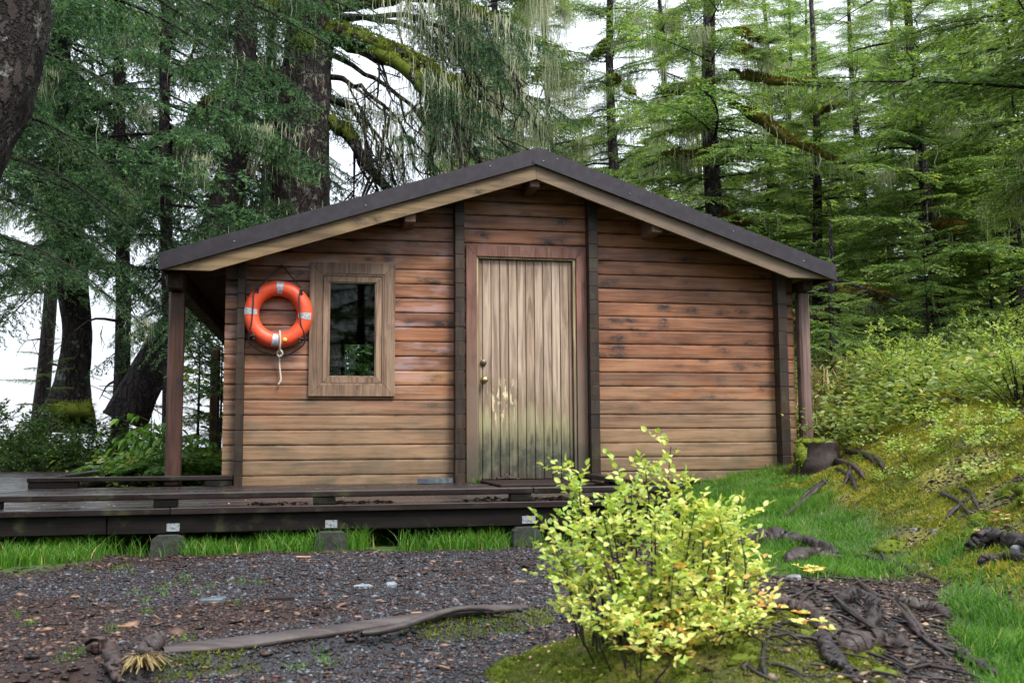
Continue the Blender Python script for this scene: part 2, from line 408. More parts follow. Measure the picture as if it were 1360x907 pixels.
class MB:
    """collects solids into one mesh; every solid carries its own 'tone'"""
    def __init__(s): s.v = []; s.f = []; s.t = []; s.sm = []
    def add(s, vs, fs, tone=None, smooth=False):
        n = len(s.v); t = random.random() if tone is None else tone
        s.v += [tuple(float(c) for c in q) for q in vs]; s.t += [t]*len(vs)
        s.f += [tuple(i+n for i in q) for q in fs]; s.sm += [smooth]*len(fs); return s
    def box(s, x0, x1, y0, y1, z0, z1, tone=None, bev=0., rot=None, at=None):
        b = min(bev, (x1-x0)/2.2, (y1-y0)/2.2, (z1-z0)/2.2)
        if b <= 0:
            vs = [(x, y, z) for x in (x0, x1) for y in (y0, y1) for z in (z0, z1)]
            fs = [(0, 1, 3, 2), (4, 6, 7, 5), (0, 4, 5, 1), (2, 3, 7, 6), (0, 2, 6, 4), (1, 5, 7, 3)]
        else:
            vs = []; idx = {}
            for ix, x in enumerate((x0, x1)):
                for iy, y in enumerate((y0, y1)):
                    for iz, z in enumerate((z0, z1)):
                        sx = b if ix == 0 else -b; sy = b if iy == 0 else -b; sz = b if iz == 0 else -b
                        for a, q in (('x', (x, y+sy, z+sz)), ('y', (x+sx, y, z+sz)), ('z', (x+sx, y+sy, z))):
                            idx[(ix, iy, iz, a)] = len(vs); vs.append(q)
            I = idx; fs = []
            for i in (0, 1):
                q = [I[(i, 0, 0, 'x')], I[(i, 1, 0, 'x')], I[(i, 1, 1, 'x')], I[(i, 0, 1, 'x')]]; fs.append(q if i else q[::-1])
                q = [I[(0, i, 0, 'y')], I[(0, i, 1, 'y')], I[(1, i, 1, 'y')], I[(1, i, 0, 'y')]]; fs.append(q if i else q[::-1])
                q = [I[(0, 0, i, 'z')], I[(1, 0, i, 'z')], I[(1, 1, i, 'z')], I[(0, 1, i, 'z')]]; fs.append(q if i else q[::-1])
                for j in (0, 1):
                    q = [I[(i, j, 0, 'x')], I[(i, j, 0, 'y')], I[(i, j, 1, 'y')], I[(i, j, 1, 'x')]]; fs.append(q)
                    q = [I[(i, 0, j, 'x')], I[(i, 0, j, 'z')], I[(i, 1, j, 'z')], I[(i, 1, j, 'x')]]; fs.append(q)
                    q = [I[(0, i, j, 'y')], I[(0, i, j, 'z')], I[(1, i, j, 'z')], I[(1, i, j, 'y')]]; fs.append(q)
                    for kk in (0, 1):
                        fs.append([I[(i, j, kk, 'x')], I[(i, j, kk, 'y')], I[(i, j, kk, 'z')]])
        if rot is not None:
            c = Vector(at if at is not None else ((x0+x1)/2, (y0+y1)/2, (z0+z1)/2))
            Rm = rot.to_matrix(); vs = [tuple(Rm @ (Vector(q)-c)+c) for q in vs]
        return s.add(vs, fs, tone)
    def prism(s, poly, axis, a, b, tone=None):
        """polygon (list of 2-tuples) pushed from a to b along axis"""
        n = len(poly)
        def mk(p, t):
            return {0: (t, p[0], p[1]), 1: (p[0], t, p[1]), 2: (p[0], p[1], t)}[axis]
        vs = [mk(p, a) for p in poly]+[mk(p, b) for p in poly]
        fs = [tuple(range(n)), tuple(range(2*n-1, n-1, -1))]+[(i, i+n, (i+1) % n+n, (i+1) % n) for i in range(n)]
        return s.add(vs, fs, tone)
    def tube(s, pts, rad, seg=10, tone=None, smooth=True, cap=True, jit=0., rng=None):
        v, f = tube_np(np.array(pts, float), rad, seg, jit, rng)
        fs = [tuple(q) for q in f]
        if cap: fs += [tuple(range(seg))[::-1], tuple(range(len(v)-seg, len(v)))]
        return s.add(v, fs, tone, smooth)
    def build(s, name, mat, parent=None, world=True):
        me = bpy.data.meshes.new(name); me.from_pydata(s.v, [], s.f); me.materials.append(mat)
        a = me.attributes.new('tone', 'FLOAT', 'POINT'); a.data.foreach_set('value', np.array(s.t, np.float32))
        me.polygons.foreach_set('use_smooth', np.array(s.sm, bool))
        bm = __import__('bmesh').new(); bm.from_mesh(me); __import__('bmesh').ops.recalc_face_normals(bm, faces=bm.faces); bm.to_mesh(me); bm.free()
        me.update(); return link(name, me, parent, world)

def tube_np(P, rad, seg=8, jit=0., rng=None):
    n = len(P); rad = np.broadcast_to(np.asarray(rad, float), (n,))
    T = np.gradient(P, axis=0); T /= np.linalg.norm(T, axis=1)[:, None]+1e-9
    ref = np.array([0., 0, 1]) if abs(T[:, 2]).mean() < .75 else np.array([1., .13, 0])
    A = np.cross(T, ref); A /= np.linalg.norm(A, axis=1)[:, None]+1e-9
    B = np.cross(T, A)
    th = np.linspace(0, 2*math.pi, seg, endpoint=False)
    rr = rad[:, None]*np.ones((1, seg))
    if jit: rr = rr*(1+jit*((rng or np.random.default_rng(1)).random((n, seg))-.5)*2)
    V = P[:, None]+rr[..., None]*(np.cos(th)[None, :, None]*A[:, None]+np.sin(th)[None, :, None]*B[:, None])
    i = np.arange(n-1)[:, None]*seg; j = np.arange(seg)[None]; j2 = (j+1) % seg
    Fq = np.stack([i+j, i+j2, i+seg+j2, i+seg+j], -1).reshape(-1, 4)
    return V.reshape(-1, 3), Fq

def spline(pts, n):
    P = np.array(pts, float); t = np.linspace(0, len(P)-1, n); out = np.zeros((n, P.shape[1]))
    Q = np.vstack([2*P[0]-P[1], P, 2*P[-1]-P[-2]])
    for a, tt in enumerate(t):
        i = min(int(tt), len(P)-2); u = tt-i
        p0, p1, p2, p3 = Q[i], Q[i+1], Q[i+2], Q[i+3]
        out[a] = .5*((2*p1)+(-p0+p2)*u+(2*p0-5*p1+4*p2-p3)*u*u+(-p0+3*p1-3*p2+p3)*u**3)
    return out

class Geo:
    """numpy accumulator (tris and quads, with tone and material index)"""
    def __init__(s): s.V = []; s.T = []; s.Q = []; s.tone = []; s.mt = []; s.mq = []; s.n = 0
    def add(s, V, Fc, tone=.5, mi=0):
        V = np.asarray(V, float).reshape(-1, 3); Fc = np.asarray(Fc, np.int64)
        if len(V) == 0: return s
        s.V.append(V); s.tone.append(np.broadcast_to(np.asarray(tone, float), (len(V),)))
        if Fc.shape[1] == 3: s.T.append(Fc+s.n); s.mt.append(np.full(len(Fc), mi))
        else: s.Q.append(Fc+s.n); s.mq.append(np.full(len(Fc), mi))
        s.n += len(V); return s
    def arrays(s):
        V = np.concatenate(s.V); tone = np.concatenate(s.tone)
        T = np.concatenate(s.T) if s.T else np.zeros((0, 3), int); Q = np.concatenate(s.Q) if s.Q else np.zeros((0, 4), int)
        mi = np.concatenate([x for x in s.mt+s.mq]) if (s.mt or s.mq) else None
        return V, T, Q, tone, mi
    def mesh(s, name, mats, smooth=False):
        V, T, Q, tone, mi = s.arrays()
        return np_mesh(name, V, [T, Q], mats, tone, smooth, mi)

def nrm(v): return v/(np.linalg.norm(v, axis=-1, keepdims=True)+1e-9)


# ------------------------------------------------------------------ the cabin
ZC0, CS = .38, .1325                        # lowest board joint, board height
XL, XR = -2.70, 2.68
def zt(x): return 3.31-.3272*(.03-x) if x < .03 else 3.31-.345*(x-.03)
def zt_inv(z, side): return .03-(3.31-z)/.3272 if side < 0 else .03+(3.31-z)/.345

def wall_boards(y, out, x0, x1, holes, drop=.10):
    """courses of bevelled boards; out = -1 faces the photographer"""
    mb = MB(); rng = random.Random(5)
    edges = [.275]+[ZC0+CS*i for i in range(24)]
    for a, b in zip(edges, edges[1:]):
        segs = [(x0, x1)]
        for hx0, hx1, hz0, hz1 in holes:
            if min(b, hz1)-max(a, hz0) > .03:
                nn = []
                for s0, s1 in segs:
                    if s1 <= hx0 or s0 >= hx1: nn.append((s0, s1)); continue
                    if s0 < hx0: nn.append((s0, hx0))
                    if s1 > hx1: nn.append((hx1, s1))
                segs = nn
        for s0, s1 in segs:
            t = rng.random(); dy = rng.uniform(-.002, .002)
            prof = [(.055, a), (.011, a+.0015), (.002, a+.007), (0, a+.02), (0, b-.02), (.002, b-.007), (.011, b-.0015), (.055, b)]
            L = []; Rr = []
            for d, z in prof:
                zl = z+drop
                lo = max(s0, zt_inv(zl, -1)); hi = min(s1, zt_inv(zl, 1))
                if lo > hi: lo = hi = (lo+hi)/2
                L.append((lo, y+out*(-d)+dy, z)); Rr.append((hi, y+out*(-d)+dy, z))
            if Rr[3][0]-L[3][0] < .02: continue
            n = len(prof)
            mb.add(L+Rr, [(i, i+1, i+1+n, i+n) for i in range(n-1)]+[tuple(range(n)), tuple(range(2*n-1, n-1, -1))], t)
    return mb

cabin = thing('log_cabin', (0, 0, DECK), 'reddish brown board cabin with low gabled roof, one window and a weathered door', 'cabin')
front = wall_boards(0, -1, XL, XR, [(-1.905, -1.28, 1.175, 2.235), (-.53, .54, .2, 2.3675)]).build('front_wall', M['wall_wood'], cabin)
back = wall_boards(6.0, 1, XL, XR, [(-2.15, -.85, 1.3075, 2.1025)]).build('back_wall', M['wall_wood'], cabin)
for nm, xa, xb in (('side_wall', -2.590, -2.530), ('side_wall', 2.490, 2.550)):
    mb = MB(); top = zt((xa+xb)/2)-.11
    z = .275; e = ZC0
    while z < top-.01:
        mb.box(xa, xb, .06, 5.94, z, min(e, top), bev=.008); z = e; e += CS
    mb.build(nm, M['wall_wood'], cabin)
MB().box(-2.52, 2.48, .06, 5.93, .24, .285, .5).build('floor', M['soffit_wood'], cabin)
# notched board ends that stand as dark ribs in front of the wall
rr = random.Random(3)
for x0, x1 in ((-2.590, -2.524), (-.676, -.590), (.584, .672), (2.468, 2.558)):
    mb = MB(); z = .288; e = ZC0; xm = (x0+x1)/2
    while z < zt(xm)-.12:
        j = rr.uniform(-.0015, .0015); p = rr.uniform(-.003, .003)
        mb.box(x0+j, x1+j, -.118+p, .012, z, min(e, zt(xm)-.10), bev=.0035); z = e; e += CS
    mb.build('corner_rib', M['column_wood'], cabin)

# --- roof
roof = MB()
roof.prism([(-3.2, 2.253), (.03, 3.31), (.03, 3.275), (-3.2, 2.218)], 1, -.395, 6.4, .3)
roof.prism([(.03, 3.31), (2.93, 2.309), (2.93, 2.274), (.03, 3.275)], 1, -.395, 6.4, .3)
for i in range(1, 16):
    y = -.4+i*.42
    for a, b in ((-3.19, .0), (.06, 2.92)):
        roof.prism([(a, zt(a)+.002), (b, zt(b)+.002), (b, zt(b)+.03), (a, zt(a)+.03)], 1, y, y+.025, .3)
roof.prism([(-3.202, 2.256), (-3.185, 2.262), (-3.185, 2.118), (-3.202, 2.112)], 1, -.398, 6.4, .3)
roof.prism([(2.915, 2.317), (2.932, 2.311), (2.932, 2.172), (2.915, 2.178)], 1, -.398, 6.4, .3)
roof = roof.build('roof', M['roof_metal'], cabin)
fa = MB()
fa.prism([(-3.204, 2.256), (.028, 3.313), (.020, 3.166), (-3.204, 2.115)], 1, -.406, -.386, .3)
fa.prism([(-3.204, 2.117), (.020, 3.168), (.020, 3.158), (-3.204, 2.107)], 1, -.414, -.384, .3)
fa.build('metal_fascia', M['roof_metal'], roof)
fa = MB()
fa.prism([(.036, 3.316), (2.934, 2.314), (2.934, 2.172), (-.012, 3.178)], 1, -.410, -.3865, .6)
fa.prism([(-.012, 3.180), (2.934, 2.174), (2.934, 2.164), (-.012, 3.170)], 1, -.417, -.3845, .6)
fa.build('metal_fascia', M['roof_metal'], roof)
for x, z in ((-2.6, .08), (-1.5, .09), (-.4, .05), (.09, .10), (.22, .03), (.9, .09), (1.9, .06), (2.6, .08)):
    c = Vector((x, -.412, zt(x)-z)); MB().box(c.x-.005, c.x+.005, -.418, -.408, c.z-.005, c.z+.005, .5, .002).build('screw_head', M['galvanised'], roof)
MB().prism([(.029, 3.168), (-3.185, 2.128), (-3.17, 2.119), (-2.79, 2.117), (.029, 3.030)], 1, -.378, -.338, .2).build('barge_board', M['barge_wood'], cabin)
MB().prism([(.031, 3.168), (.031, 3.030), (2.47, 2.190), (2.90, 2.188)], 1, -.376, -.336, .8).build('barge_board', M['barge_wood'], cabin)
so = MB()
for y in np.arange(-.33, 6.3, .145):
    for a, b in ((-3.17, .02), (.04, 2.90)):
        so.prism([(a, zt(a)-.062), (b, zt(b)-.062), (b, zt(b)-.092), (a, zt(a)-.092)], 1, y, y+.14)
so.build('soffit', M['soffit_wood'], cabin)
for x, z0 in ((-1.106, 2.603), (1.187, 2.585), (.026, 2.965)):
    MB().box(x-.05, x+.05, -.332, 6.25, z0, min(z0+.20, zt(x)-.11), bev=.008).build('purlin', M['purlin_wood'], cabin)

# --- porch posts and eave beams
def post(x, y, w, z0, z1, mat):
    return MB().box(x-w/2, x+w/2, y-w/2, y+w/2, z0, z1, bev=.018).build('porch_post', M[mat], cabin)
post(-3.105, .0, .128, .30, 1.985, 'post_wood'); post(-3.34, 5.8, .13, .05, 1.985, 'post_wood')
post(2.765, -.03, .11, .20, 2.10, 'grey_post_wood'); post(2.78, 5.8, .11, .15, 2.10, 'grey_post_wood')
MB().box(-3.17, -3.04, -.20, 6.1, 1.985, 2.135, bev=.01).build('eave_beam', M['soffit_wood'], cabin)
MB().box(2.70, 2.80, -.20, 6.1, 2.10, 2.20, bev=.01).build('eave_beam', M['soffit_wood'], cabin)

# --- door
def frame_boards(parent, name, mat, x0, x1, z0, z1, w, y0, y1, bottom=True, wb=None):
    wb = wb or w; mb = MB()
    mb.prism([(x0, z1), (x1, z1), (x1-w, z1-w), (x0+w, z1-w)], 1, y0, y1)
    zb = z0 if not bottom else z0+wb; g = .0015
    if bottom:
        mb.prism([(x0, z0), (x0+w, z0+wb), (x1-w, z0+wb), (x1, z0)], 1, y0, y1)
        mb.prism([(x0, z0+g), (x0, z1-g), (x0+w-g, z1-w-g), (x0+w-g, z0+wb+g)], 1, y0+.001, y1)
        mb.prism([(x1, z1-g), (x1, z0+g), (x1-w+g, z0+wb+g), (x1-w+g, z1-w-g)], 1, y0+.001, y1)
    else:
        mb.prism([(x0, z0), (x0, z1-g), (x0+w-g, z1-w-g), (x0+w-g, z0)], 1, y0+.001, y1)
        mb.prism([(x1, z1-g), (x1, z0), (x1-w+g, z0), (x1-w+g, z1-w-g)], 1, y0+.001, y1)
    return mb.build(name, M[mat], parent)
frame_boards(cabin, 'door_casing', 'casing_wood', -.560, .580, .302, 2.472, .098, -.032, .03, False)
st = MB()
st.box(-.463, -.447, -.012, .05, .32, 2.372, .5); st.box(.455, .479, -.012, .05, .32, 2.372, .6); st.box(-.447, .455, -.010, .05, 2.356, 2.3715, .4)
st.build('door_stop', M['stop_wood'], cabin)
MB().box(-.47, .48, -.05, .05, .302, .318, .5, .004).build('door_sill', M['mat_wood'], cabin)
door = MB(); xs = [-.445, -.405]+[-.405+.0822*i for i in range(1, 11)]+[.453]; rr = random.Random(11)
for a, b in zip(xs, xs[1:]):
    g = .0022; t = rr.random()
    door.prism([(a, .06), (a+g, .028), (a+g+.004, .022), (b-g-.004, .022), (b-g, .028), (b, .06)], 2, .326, 2.348, t)
door = door.build('door', M['door_wood'], cabin)
def disc(mb, x, z, r, y0, y1, prof=None, seg=20):
    prof = prof or [(r, y1), (r, y0+.004), (r*.8, y0), (0.0001, y0)]
    vs = []; fs = []
    for rad, y in prof:
        for i in range(seg):
            a = 2*math.pi*i/seg; vs.append((x+rad*math.cos(a), y, z+rad*math.sin(a)))
    for j in range(len(prof)-1):
        for i in range(seg): fs.append((j*seg+i, j*seg+(i+1) % seg, (j+1)*seg+(i+1) % seg, (j+1)*seg+i))
    return mb.add(vs, fs, .5, True)
kb = MB()
disc(kb, -.393, 1.228, .03, .010, .023)
disc(kb, -.393, 1.228, .03, -.06, .02, [(.012, .012), (.012, -.008), (.022, -.018), (.031, -.035), (.030, -.050), (.020, -.060), (.0001, -.062)])
kb.build('door_knob', M['brass'], door)
kb = MB(); disc(kb, -.397, 1.388, .029, .002, .024); kb.box(-.403, -.391, -.003, .005, 1.376, 1.40, .5, .002)
kb.build('deadbolt', M['dark_bronze'], door)
rot = MB(); rr = random.Random(2)
for i in range(26):
    x = -.19+rr.uniform(-.13, .13); h = max(.008, .05*(1-abs((x+.20)/.13)**1.4)*rr.uniform(.3, 1)); 
    rot.box(x-.018, x+.018, -.012+rr.uniform(-.01, .01), .026, .322, .324+h, bev=.008, rot=Euler((0, rr.uniform(-.25, .25), 0)))
rot.build('rotten_edge', M['rot'], door)

# --- window
win = frame_boards(cabin, 'window', 'window_wood', -1.972, -1.212, 1.077, 2.275, .098, -.034, .03)
frame_boards(win, 'inner_casing', 'window_wood', -1.876, -1.308, 1.173, 2.179, .02, -.026, .05)
frame_boards(win, 'sash', 'window_wood', -1.852, -1.332, 1.197, 2.155, .050, -.018, .02)
frame_boards(win, 'glazing_bead', 'window_wood', -1.802, -1.382, 1.247, 2.105, .012, -.006, .016)
MB().box(-1.80, -1.384, .004, .008, 1.249, 2.103, .5).build('pane', M['window_glass'], win)
bw = MB()
for a, b, c, d in ((-2.16, -2.06, 1.30, 2.11), (-1.565, -1.51, 1.30, 2.11), (-.94, -.84, 1.30, 2.11), (-2.16, -.84, 2.09, 2.14), (-2.16, -.84, 1.26, 1.31)):
    bw.box(a, b, 5.93, 6.02, c, d, .5)
bw = bw.build('window', M['soffit_wood'], cabin)
MB().box(-2.06, -.94, 5.97, 5.975, 1.30, 2.10, .5).build('pane', M['window_glass'], bw)

# ------------------------------------------------------------------ life ring on the wall
rc = np.array([-2.243, -.078, 1.792]); RM, RT = .2315, .0690
ring = thing('life_ring', rc, 'orange life ring with silver patches and black grab line hung beside the window', 'life ring')
def torus(a0, a1, na, b0, b1, nb, rt, closed):
    A = np.linspace(a0, a1, na, endpoint=not closed); B = np.linspace(b0, b1, nb, endpoint=not closed)
    a, b = np.meshgrid(A, B, indexing='ij')
    V = np.stack([rc[0]+(RM+rt*np.cos(b))*np.cos(a), rc[1]+rt*.98*np.sin(b), rc[2]+(RM+rt*np.cos(b))*np.sin(a)], -1).reshape(-1, 3)
    i = np.arange(na if closed else na-1)[:, None]; j = np.arange(nb if closed else nb-1)[None]
    i2 = (i+1) % na; j2 = (j+1) % nb
    return V, np.stack([i*nb+j, i*nb+j2, i2*nb+j2, i2*nb+j], -1).reshape(-1, 4)
V, Fq = torus(0, 2*math.pi, 72, 0, 2*math.pi, 28, RT, True)
link('ring_body', np_mesh('ring_body', V, Fq[:, ::-1], M['ring_orange'], np.full(len(V), .5), True), ring)
for deg in (86, -4, 266, 176):
    a = R(deg); h = .055/2/RM
    V, Fq = torus(a-h, a+h, 6, R(-90-50), R(-90+50), 12, RT+.0025, False)
    link('reflective_patch', np_mesh('reflective_patch', V, Fq, M['reflective_band'], np.full(len(V), .5), True), ring)
def cp(cx, cy, y): return at_y(290+cx/4.536, 340+cy/4.535, y)
gl_ = MB()
def rope(mb, pts, r, n=40, seg=6): return mb.tube(spline(pts, n), r, seg, .5)
rope(gl_, [cp(237, 190, -.14), cp(300, 130, -.08), cp(383, 68, -.03), cp(440, 125, -.08), cp(505, 200, -.14)], .0062)
rope(gl_, [cp(237, 192, -.150), cp(214, 225, -.150), cp(210, 300, -.158), cp(200, 400, -.150), cp(184, 470, -.120), cp(186, 520, -.09), cp(240, 565, -.05), cp(310, 592, -.04), cp(380, 606, -.04), cp(450, 580, -.05), cp(515, 530, -.09), cp(520, 475, -.12), cp(497, 410, -.150), cp(488, 300, -.160), cp(490, 225, -.152), cp(505, 200, -.150)], .0062, 120)
for cx, cy, ex, ey in ((237, 195, 232, 182), (503, 205, 497, 190), (212, 478, 190, 482), (488, 496, 515, 500)):
    gl_.tube([cp(cx, cy, -.135), cp(cx, cy, -.158)], .013, 8, .5); rope(gl_, [cp(cx, cy, -.15), cp(ex, ey, -.15)], .007, 5)
    gl_.tube([cp(cx-3, cy+9, -.145), cp(cx+2, cy+26, -.147)], [.008, .010], 6, .5)
gl_.build('grab_line', M['black_rope'], ring)
wr = MB()
rope(wr, [cp(370, 452, -.08), cp(371, 470, -.145), cp(373, 520, -.150), cp(370, 560, -.125), cp(369, 590, -.075), cp(367, 640, -.05), cp(372, 700, -.045), cp(376, 745, -.045), cp(360, 775, -.045)], .0085, 50)
rope(wr, [cp(352, 585, -.09), cp(372, 566, -.11), cp(386, 590, -.10), cp(366, 606, -.09), cp(354, 590, -.09)], .0085, 24)
wr.build('throw_rope', M['white_rope'], ring)
bd = MB(); disc(bd, cp(404, 503, 0)[0]-.0, cp(404, 503, -.14)[2], .019, -.149, -.143, seg=14); bd.build('round_badge', M['yellow_badge'], ring)
hk = MB(); p = cp(383, 66, 0); hk.tube([(p[0], .0, p[2]), (p[0], -.04, p[2]), (p[0], -.045, p[2]+.02)], .006, 6, .5); hk.build('hook', M['black_rope'], ring)

# ------------------------------------------------------------------ boardwalk
deck = thing('boardwalk', (-2, -1.4, .0), 'dark wet timber boardwalk running along the front of the cabin', 'boardwalk')
mb = MB(); rr = random.Random(8); DX1 = .50
y = -2.805
while y < -.03:
    w = min(.142, -.02-y); x = -9.0; 
    while x < DX1:
        x2 = min(DX1, x+rr.uniform(2.2, 4.2)); x2 = DX1 if DX1-x2 < .6 else x2
        mb.box(x, x2-.003, y, y+w-.006, .262+rr.uniform(-.002, 0), .300+rr.uniform(-.003, .001), bev=.004); x = x2
    y += w
x0 = -5.95
mb.build('deck_boards', M['deck_wood'], deck)
mb = MB(); mb.box(-9, -3.1, -2.772, -2.70, .148, .2615, bev=.006); mb.box(-3.096, DX1, -2.770, -2.70, .146, .2615, bev=.006); mb.build('edge_beam', M['beam_wood'], deck)
mb = MB()
for x in np.arange(-8.8, .5, .8): mb.box(x, x+.05, -2.69, -.02, .15, .2605)
mb.build('joists', M['beam_wood'], deck)
for a, b in ((-9, -.535), (-.530, .48)):
    MB().box(a, b, -2.785, -2.69, .347, .386, bev=.006).build('kerb_rail', M['deck_wood'], deck)
for x in (-7.6, -6.3, -4.9, -3.815, -2.84, -1.908, -.682, .30):
    MB().box(x, x+.135, -2.778, -2.70, .3015, .3465, bev=.004).build('kerb_block', M['beam_wood'], deck)
MB().box(.39, .47, -2.66, -.14, .347, .388, bev=.006).build('kerb_rail', M['deck_wood'], deck)
for y in (-2.4, -1.3, -.4): MB().box(.395, .465, y, y+.13, .3015, .3465, bev=.004).build('kerb_block', M['beam_wood'], deck)
MB().box(-4.25, -2.595, -.10, -.015, .352, .392, bev=.006).build('kerb_rail', M['deck_wood'], deck)
for x, x2 in ((-4.24, -3.85), (-2.83, -2.60)): MB().box(x, x2, -.092, -.022, .3015, .3515, bev=.004).build('kerb_block', M['beam_wood'], deck)
for x0, x1 in ((-2.760, -2.686), (-1.834, -1.761), (-.607, -.520)):
    m2 = MB(); m2.box(x0, x1, -2.7755, -2.7725, .160, .207, .5, .001)
    m2.box((x0+x1)/2-.006, (x0+x1)/2+.006, -2.781, -2.774, .178, .190, .5, .002); m2.build('metal_plate', M['galvanised'], deck)
# side walk leading back to the shore
walk = thing('boardwalk', (-5.1, 4, 0), 'narrow side walk of wet boards leading back past the porch posts', 'boardwalk')
mb = MB(); y = .0
while y < 11.2:
    mb.box(-6.25 if y < 7.6 else -10.5, -4.02, y, y+.136, .262, .300+rr.uniform(-.002, .001), bev=.004); y += .142
mb.build('deck_boards', M['deck_wood'], walk)
mb = MB(); mb.box(-6.2, -6.13, .0, 7.6, .12, .2615); mb.box(-4.09, -4.03, .0, 11.2, .12, .2615); mb.box(-10.5, -4.03, 11.12, 11.2, .12, .2615); mb.box(-10.5, -6.2, 7.58, 7.66, .12, .2615)
mb.build('edge_beam', M['beam_wood'], walk)
for a in ((-4.13, -4.04, .02, 7.0), (-6.24, -6.15, .0, 7.72), (-6.14, -5.45, 7.63, 7.72), (-10.4, -4.3, 11.05, 11.14)):
    MB().box(*a, .352, .394, bev=.006).build('kerb_rail', M['deck_wood'], walk)
for x, y in ((-4.125, .6), (-4.125, 2.4), (-4.125, 4.4), (-4.125, 6.7), (-6.235, .8), (-6.235, 3.2), (-6.235, 5.4)):
    MB().box(x, x+.08, y, y+.14, .3015, .3515).build('kerb_block', M['beam_wood'], walk)
for x, y in ((-5.7, 7.635), (-6.2, 7.635), (-9, 11.06), (-7, 11.06), (-5, 11.06)):
    MB().box(x, x+.14, y, y+.075, .3015, .3515).build('kerb_block', M['beam_wood'], walk)

for i, (x, w, lab) in enumerate(((-2.845, .205, 'mossy grey footing block under the boardwalk at the bare soil left of the grass'), (-1.905, .215, 'mossy grey footing block half hidden in grass under the boardwalk below the window'), (-.685, .20, 'dark footing block under the boardwalk just left of the yellow bush'))):
    z0 = tz(x+.1, -2.8)-.05
    f = MB(); f.prism([(x, z0), (x+w, z0), (x+w-.02, .125), (x+w-.05, .142), (x+.04, .142), (x+.012, .12)], 1, -2.86-(.02 if i == 1 else 0), -2.60)
    f = f.build('footing_block', M['concrete']); tag(f, lab, 'footing', 'footing blocks under the boardwalk')

# loose things lying on the boardwalk
m = MB().box(-.44, .50, -1.0, -.06, .3025, .322, .4, .004, rot=Euler((0, 0, R(2)))).build('door_board', M['mat_wood']); tag(m, 'flat dark board lying on the boardwalk in front of the door', 'board')
s = MB(); s.prism([(-1.02, -.17), (-.93, -.20), (-.76, -.17), (-.70, -.12), (-.74, -.085), (-.99, -.09)], 2, .3025, .345)
tag(s.build('slate_slab', M['slate']), 'flat blue grey slate leaning at the foot of the rib left of the door', 'slate')

# ------------------------------------------------------------------ ground and water
def axis(lo, mid0, mid1, hi, step, grow=1.09):
    a = list(np.arange(mid0, mid1, step)); s = step; x = mid1
    while x < hi: a.append(x); s *= grow; x += s
    a.append(hi); s = step; x = mid0-step; b = []
    while x > lo: b.append(x); s *= grow; x -= s
    b.append(lo); return np.array(b[::-1]+a)
gx = axis(-900, -4.6, 4.6, 900, .04); gy = axis(-600, -8.0, .5, 1200, .04)
GX, GY = np.meshgrid(gx, gy, indexing='ij')
GZ = terrain(GX, GY)
def zone_gravel(X, Y): return np.clip(sst(fbm(X*1.1, Y*1.1, 21)+.22*sst(X, -3.2, -1.6)-.25*sst(X, -.7, -.1)-.12*sst(Y, -3.6, -3.0), .42, .58), 0, 1)*sst(-Y, 2.9, 3.1)
def grass_edge(Y): return 1.15+.63*(Y+4.47)
def right_bare(X, Y):                      # exposed soil around the roots
    a = np.exp(-((X-.30)/.32)**2-((Y+5.45)/.62)**2)
    return np.clip(sst(a+.35*(fbm(X*4, Y*4, 31)-.5), .28, .45), 0, 1)*(1-sst(X-grass_edge(Y)-.3*(fbm(X*5, Y*5, 33)-.5), -.06, .05))
def mound_w(X, Y): return sst(np.exp(-((X+.80)/.56)**2-((Y+6.05)/.60)**2), .22, .5)
def zone_moss(X, Y):
    m = sst(X-foot(Y)+.5*(fbm(X*2.2, Y*2.2, 41)-.5), .10, .45)*sst(Y, -7, -5.2)
    return np.clip(m+.75*mound_w(X, Y), 0, 1)*(1-right_bare(X, Y))
def zone_grass(X, Y):
    n = fbm(X*2.4, Y*2.4, 51)
    strip = sst(Y, -3.02, -2.88)*sst(-Y, 2.05, 2.5)*np.where(X < -3.35, 1, np.where(X < -2.65, .12, np.where(X < -.72, 1, .2)))
    lawn = sst(X, .25, .75)*(1-sst(X-foot(Y)+.5*(n-.5), .12, .5))*sst(Y, -4.6, -3.9)*sst(-Y, -.2, .1)
    lawn2 = sst(X-(grass_edge(Y)+.3*(fbm(X*5, Y*5, 33)-.5)), -.02, .10)*(1-sst(X-foot(Y)+.5*(n-.5), .25, .7))*sst(-Y, 3.2, 3.8)
    corner = sst(-X, 3.0, 3.35)*sst(Y, -3.45+.3*0, -3.05)*sst(-Y, 2.0, 2.4)
    return np.clip(strip+lawn+lawn2+corner, 0, 1)*(1-right_bare(X, Y))
far = sst(np.hypot(GX, GY-0), 12, 25)
wg = np.clip(zone_grass(GX, GY), 0, 1); wm = np.clip(zone_moss(GX, GY)+sst(GY, .2, 1)*.6, 0, 1); wv = zone_gravel(GX, GY)*(1-wg)*(1-wm)*(1-sst(GX, -.2, .4))
n0, n1 = GX.shape
ii = np.arange(n0-1)[:, None]*n1+np.arange(n1-1)[None]
Fq = np.stack([ii, ii+n1, ii+n1+1, ii+1], -1).reshape(-1, 4)
gr = link('ground', np_mesh('ground', np.stack([GX, GY, GZ], -1).reshape(-1, 3), Fq, M['soil'], None, True, None, {'w_grass': wg.ravel(), 'w_moss': wm.ravel(), 'w_gravel': wv.ravel()}))
tag(gr, kind='structure')
sea = MB().add([(-1500, 8, -2.2), (40, 8, -2.2), (40, 1500, -2.2), (-1500, 1500, -2.2)], [(0, 1, 2, 3)]).build('water', M['water']); tag(sea, kind='structure')

# ------------------------------------------------------------------ foliage generators
def perp(d, rng):
    r = rng.normal(size=d.shape); w = np.cross(d, r); return nrm(w)

